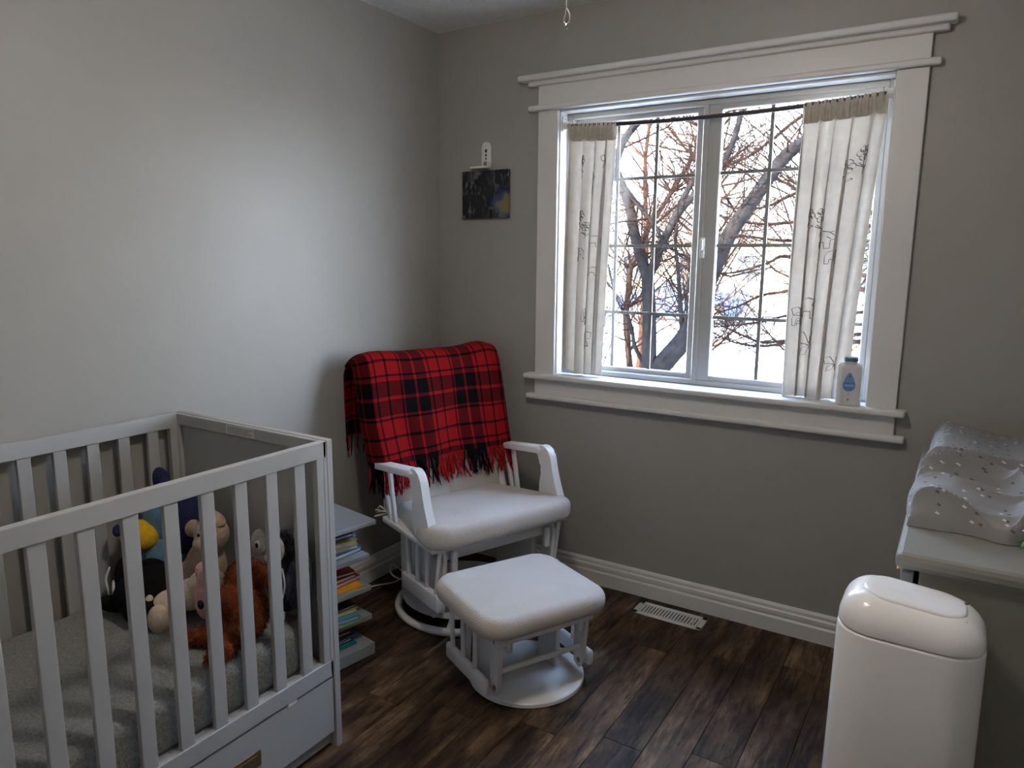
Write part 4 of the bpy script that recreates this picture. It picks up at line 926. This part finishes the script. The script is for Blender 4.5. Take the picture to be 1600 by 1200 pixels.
lf = limbs(lb_, [(-.13, 3.0, 1.29), (-.20, 3.0, 1.47), (-.27, 3.0, 1.68), (-.31, 3.0, 1.86), (-.39, 3.0, 2.05), (-.45, 3.0, 2.2), (-.40, 3.0, 2.39), (-.29, 3.0, 2.54), (-.19, 3.0, 2.74), (-.1, 3.0, 3.1)], .052, .028)
rf = limbs(lb_, [(-.12, 3.0, 1.30), (-.04, 3.0, 1.5), (.04, 3.0, 1.68), (.14, 3.0, 1.85), (.27, 3.0, 1.98), (.42, 3.0, 2.12), (.54, 3.0, 2.40), (.6, 3.0, 2.8)], .042, .02)
r2_ = limbs(lb_, [(.04, 3.0, 1.68), (.11, 3.0, 1.85), (.2, 3.0, 2.03), (.26, 3.0, 2.19), (.29, 3.0, 2.5), (.27, 3, 2.9)], .030, .014)
cx_ = limbs(lb_, [(-.42, 3.0, 2.10), (-.31, 2.98, 1.98), (-.16, 2.97, 1.81), (-.04, 2.96, 1.67), (.06, 2.9, 1.5)], .026, .012)
s1 = limbs(lb_, [(.19, 3.02, .82), (.16, 3.0, 1.11), (.13, 3.0, 1.37), (.10, 3.0, 1.57), (.10, 3.0, 1.83)], .022, .010)
s2 = limbs(lb_, [(.26, 3.02, .89), (.21, 3.0, 1.11), (.24, 3.0, 1.32), (.26, 3.0, 1.57)], .016, .008)
s3 = limbs(lb_, [(-.12, 3.0, .55), (-.22, 3.0, .70), (-.26, 2.98, .9), (-.38, 2.95, 1.1), (-.45, 2.9, 1.4)], .022, .010)
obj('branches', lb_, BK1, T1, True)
for path, nk, L in ((lf, 30, .9), (rf, 20, .7), (r2_, 16, .6), (cx_, 14, .6), (s1, 10, .5), (s2, 9, .45), (s3, 12, .5), (lean[14:], 40, .9)):
    for k in range(nk):
        i = rnd.randint(2, len(path)-2); d = (path[i+1]-path[i]).normalized(); a = Vector((rnd.gauss(0, 1), rnd.gauss(0, 1)*.7, rnd.gauss(0, .8))).normalized()
        grow(tw, path[i], d*.5+a, L*rnd.uniform(.4, 1), rnd.uniform(.005, .011), 2, rnd, .06, 4, 4, 4)
o = obj('twigs', tw, BK2, T1); o['kind'] = 'stuff'
# second tree, its trunk hidden behind the right curtain, long drooping branches across the pane
rnd = random.Random(5)
T2 = thing('drooping_tree', 'brown bare tree whose long thin branches arch across the right pane', 'tree', (2.1, 4.6, GZ))
tb = NB(); tk = limbs(tb, [(2.1, 4.6, GZ), (2.05, 4.55, .4), (2.0, 4.5, 1.2), (1.9, 4.5, 2.2), (1.85, 4.5, 3.4)], .13, .07); obj('trunk', tb, BK2, T2, True)
A = [[(2.0, 4.5, 1.15), (1.63, 4.2, 1.27), (1.12, 4.2, 1.37), (.72, 4.2, 1.48), (.57, 4.2, 1.42), (.28, 4.2, 1.33), (0, 4.2, 1.32), (-.22, 4.2, 1.36)],
     [(2.0, 4.5, 1.0), (1.65, 4.2, 1.11), (1.13, 4.2, 1.26), (.73, 4.2, 1.16), (.53, 4.2, 1.12), (.3, 4.2, 1.0), (.03, 4.2, .91)],
     [(2.02, 4.5, .9), (1.66, 4.2, 1.0), (.91, 4.2, .97), (.49, 4.2, .86), (.03, 4.2, .79)],
     [(2.02, 4.5, .8), (1.67, 4.2, .84), (.95, 4.2, .74), (.62, 4.2, .65), (.32, 4.2, .66), (.08, 4.2, .75)],
     [(2.02, 4.5, .7), (1.4, 4.2, .74), (.79, 4.2, .71), (.56, 4.2, .68), (.32, 4.2, .76), (.12, 4.2, .84)],
     [(1.92, 4.5, 2.1), (1.54, 4.2, 2.28), (.8, 4.2, 2.05), (.53, 4.2, 1.93), (.24, 4.2, 1.92), (.03, 4.2, 2.03)],
     [(1.85, 4.5, 3.2), (1.47, 4.2, 3.09), (.78, 4.2, 2.70), (.55, 4.2, 2.53), (.33, 4.2, 2.38), (.09, 4.2, 2.30), (-.14, 4.2, 2.29)],
     [(1.95, 4.5, 1.7), (1.4, 4.2, 1.85), (.82, 4.2, 1.79), (.52, 4.2, 1.77), (.25, 4.2, 1.81), (-.03, 4.2, 1.90)],
     [(1.96, 4.5, 1.6), (1.3, 4.2, 1.75), (.8, 4.2, 1.62), (.32, 4.2, 1.66), (.02, 4.2, 1.60)]]
lb_ = NB(); tw = NB()
for a in A:
    p = limbs(lb_, a, .024, .006, 6)
    for k in range(34):
        i = rnd.randint(4, len(p)-2); d = (p[i+1]-p[i]).normalized(); q = Vector((rnd.gauss(0, 1), rnd.gauss(0, .8), rnd.gauss(0, .7))).normalized()
        grow(tw, p[i], d*.7+q*.9, rnd.uniform(.2, .6), rnd.uniform(.0035, .006), 1, rnd, .05, 4, 3, 3)
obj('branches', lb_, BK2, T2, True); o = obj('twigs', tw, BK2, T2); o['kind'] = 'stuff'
# low shrub at the left
rnd = random.Random(8)
SB = thing('bare_shrub', 'thin stemmed bare shrub left of the grey tree outside', 'shrub', (-.55, 3.3, GZ)); sb = NB()
for k in range(26): grow(sb, (-.65+rnd.uniform(-.45, .5), 3.3+rnd.uniform(-.3, .3), GZ), (rnd.gauss(0, .2), rnd.gauss(0, .2), 1), rnd.uniform(1.3, 2.2), .008, 1, rnd, .12, 6, 4, 4, .22)
o = obj('stems', sb, BK2, SB)
# far trees
def far_tree(label, x, y, h, seed, m_, n_l=26, dep=2, tr=.12, L=2.0):
    rnd = random.Random(seed); T = thing('bare_tree', label, 'tree', (x, y, GZ), group='bare trees across the yard')
    b = NB(); p = limbs(b, [(x, y, GZ), (x+rnd.gauss(0, .1), y, GZ+h*.35), (x+rnd.gauss(0, .25), y+rnd.gauss(0, .2), GZ+h*.7), (x+rnd.gauss(0, .4), y, GZ+h)], tr, tr*.25, 7); obj('trunk', b, m_, T, True)
    c = NB()
    for k in range(n_l):
        i = rnd.randint(len(p)//5, len(p)-2); a = rnd.uniform(0, 6.28); grow(c, p[i], (math.cos(a), math.sin(a), .7), L*rnd.uniform(.5, 1.1), max(.016, tr*.28), dep, rnd, .10, 4, 4, 3)
    o = obj('crown', c, m_, T); o['kind'] = 'stuff'
far_tree('tan bare tree behind the left window pane', -1.0, 7.5, 5.2, 31, BK4, 46, 2, .045, 1.7)
far_tree('reddish bare tree at the far left of the window view', -2.6, 9.0, 6.0, 32, BK3, 44, 2, .06, 2.0)
far_tree('reddish bare tree far behind the window meeting stile', -1.55, 9.5, 6.0, 33, BK3, 60, 2, .05, 2.2)
far_tree('tan bare tree behind the right window pane', .9, 8.0, 5.0, 34, BK4, 50, 2, .045, 1.9)
far_tree('dark bare tree filling the middle of the left pane', -1.5, 6.2, 5.5, 36, BK2, 60, 2, .05, 1.8)
far_tree('dark bare tree rising just behind the window meeting stile', -.70, 6.6, 5.2, 37, BK2, 56, 2, .045, 1.8)
far_tree('brown twiggy tree half hidden by the right curtain', .62, 6.4, 5.0, 41, BK2, 70, 2, .045, 2.0)
far_tree('brown bare tree seen past the right curtain', 2.4, 10.0, 6.5, 35, BK2, 40, 2, .09, 2.3)
# evergreen across the road
EV = thing('evergreen_tree', 'green conifer far across the road in the right pane', 'tree', (-1.3, 25.5, GZ)); rnd = random.Random(3)
b = NB(); tube(b, [(-1.3, 25.5, GZ), (-1.3, 25.5, 6.0)], [.18, .05], 8); obj('trunk', b, BK2, EV, True)
b = NB()
for k in range(2600):
    h = rnd.random()**1.2; z = .6+h*6.0; R_ = 1.5*(1-h)+.12; a = rnd.uniform(0, 6.28); q = math.sqrt(rnd.random()); c = Vector((-1.3+R_*q*math.cos(a), 25.5+R_*q*math.sin(a), z-.35*q)); d = Vector((math.cos(a), math.sin(a), -.25))*.32; s_ = Vector((-math.sin(a), math.cos(a), .2))*.07
    v = [b.verts.new(c-s_), b.verts.new(c+s_), b.verts.new(c+d)]; b.faces.new(v)
o = obj('needles', b, mat('needle green', (.05, .11, .035, 1), .8, .3, 10), EV); o['kind'] = 'stuff'
# houses across the road
def house(label, x0, x1, y0, y1, h, roofh, wallm, roofm, wins):
    r = thing('house', label, 'house', ((x0+x1)/2, (y0+y1)/2, GZ))
    obj('wall', B(x0, x1, y0, y1, GZ, GZ+h), wallm, r)
    b = NB(); prism(b, [(y0-.4, GZ+h), ((y0+y1)/2, GZ+h+roofh), (y1+.4, GZ+h), (y1+.4, GZ+h+.15), ((y0+y1)/2, GZ+h+roofh+.18), (y0-.4, GZ+h+.15)], x0-.4, x1+.4, 'x'); obj('roof', b, roofm, r)
    b = NB(); prism(b, [(y0, GZ+h-.01), ((y0+y1)/2, GZ+h+roofh), (y1, GZ+h-.01)], x0, x1, 'x'); obj('gable', b, wallm, r)
    for a, c, z0, z1 in wins:
        f = obj('window', B(a-.06, c+.06, y0-.05, y0+.02, z0-.06, z1+.06, .01), TRIM, r); obj('pane', B(a, c, y0-.07, y0-.03, z0, z1), mat('far pane', (.03, .04, .05, 1), .1, .1, 3), f)
    return r
house('cream house across the road in the left window pane', -13.5, -4.6, 30, 38, 2.9, 2.0, mat('cream siding', (.52, .45, .30, 1), .8, .04, 3), mat('brown shingle', (.20, .16, .13, 1), .9, .2, 6), [(-12, -10.8, .6, 1.7), (-9.2, -7.6, .5, 1.8), (-6.6, -5.6, .6, 1.7)])
house('low white house across the road in the right window pane', -3.2, 8.5, 30.5, 38, 2.6, 1.7, mat('white siding', (.62, .61, .59, 1), .8, .03, 3), mat('grey shingle', (.30, .29, .29, 1), .9, .2, 6), [(-1.6, .2, .6, 1.6), (2.2, 3.6, .5, 1.6)])
# parked vehicles
TYRE, CARGL = mat('tyre rubber', (.012, .012, .012, 1), .8, .2, 20), mat('car glass', (.02, .03, .04, 1), .06, .1, 3)
def car(label, x, y, colr, L=4.4, H=1.45, van=False):
    r = thing('parked_car', label, 'car', (x, y, GZ), group='vehicles parked on the road'); W_ = 1.75; pm = mat('car paint '+label[:10], colr, .25, .02, 2, coat=.5); h = L/2; g0 = GZ+.012
    prof_ = [(-h, .35), (-h+.03, .75), (-h+.10, .86), (-h+.95 if not van else -h+.55, .95), (-h+1.55 if not van else -h+1.0, H), (h-1.1 if not van else h-.18, H), (h-.35 if not van else h-.06, .95), (h-.03, .85), (h, .35), (h-.4, .26), (-h+.4, .26)]
    b = NB(); prism(b, [(x+a, g0+z) for a, z in prof_], y-W_/2, y+W_/2, 'y', .06); obj('body', b, pm, r, True)
    for s in (-1, 1):
        yy = y+s*(W_/2+.001)
        for a0, a1, c0, c1 in ((-h+1.25, -.08, -h+1.72, -.08), (.02, h-.78, .02, h-1.2)) if not van else ((-h+.85, -.3, -h+1.15, -.3), (-.2, h-.3, -.2, h-.32)):
            b = NB(); prism(b, [(x+a0, g0+.98), (x+a1, g0+.98), (x+c1, g0+H-.10), (x+c0, g0+H-.10)], yy-.01, yy+.01, 'y'); obj('window', b, CARGL, r)
        for xx in (-h+.85, h-.85):
            b = NB(); lathe(b, [(0, -.11), (.22, -.11), (.31, -.10), (.33, -.05), (.33, .05), (.31, .10), (.22, .11), (0, .11)], 24); bmesh.ops.transform(b, matrix=Matrix.Translation((x+xx, y+s*(W_/2-.06), g0+.33)) @ Matrix.Rotation(PI/2, 4, 'X'), verts=b.verts[:]); wl = obj('wheel', b, TYRE, r, True)
            b = NB(); lathe(b, [(0, -.12), (.18, -.118), (.19, -.10), (.19, .10), (.18, .118), (0, .12)], 20); bmesh.ops.transform(b, matrix=Matrix.Translation((x+xx, y+s*(W_/2-.06), g0+.33)) @ Matrix.Rotation(PI/2, 4, 'X'), verts=b.verts[:]); obj('hubcap', b, STEEL, wl, True)
    b = NB(); box(b, x-h-.01, x-h+.03, y-.7, y-.4, g0+.6, g0+.74, .01); box(b, x-h-.01, x-h+.03, y+.4, y+.7, g0+.6, g0+.74, .01); obj('headlights', b, mat('lamp glass', (.6, .6, .6, 1), .1, .1, 5), r)
    return r
car('white van parked across the road in the right pane', -.6, 21.6, (.62, .62, .62, 1), 4.9, 1.9, True)
car('dark blue car parked left of the white van', -6.0, 21.4, (.03, .06, .16, 1), 4.3, 1.42)
car('silver car parked on the near side in front of the white van', .9, 17.6, (.45, .46, .47, 1), 4.4, 1.42)
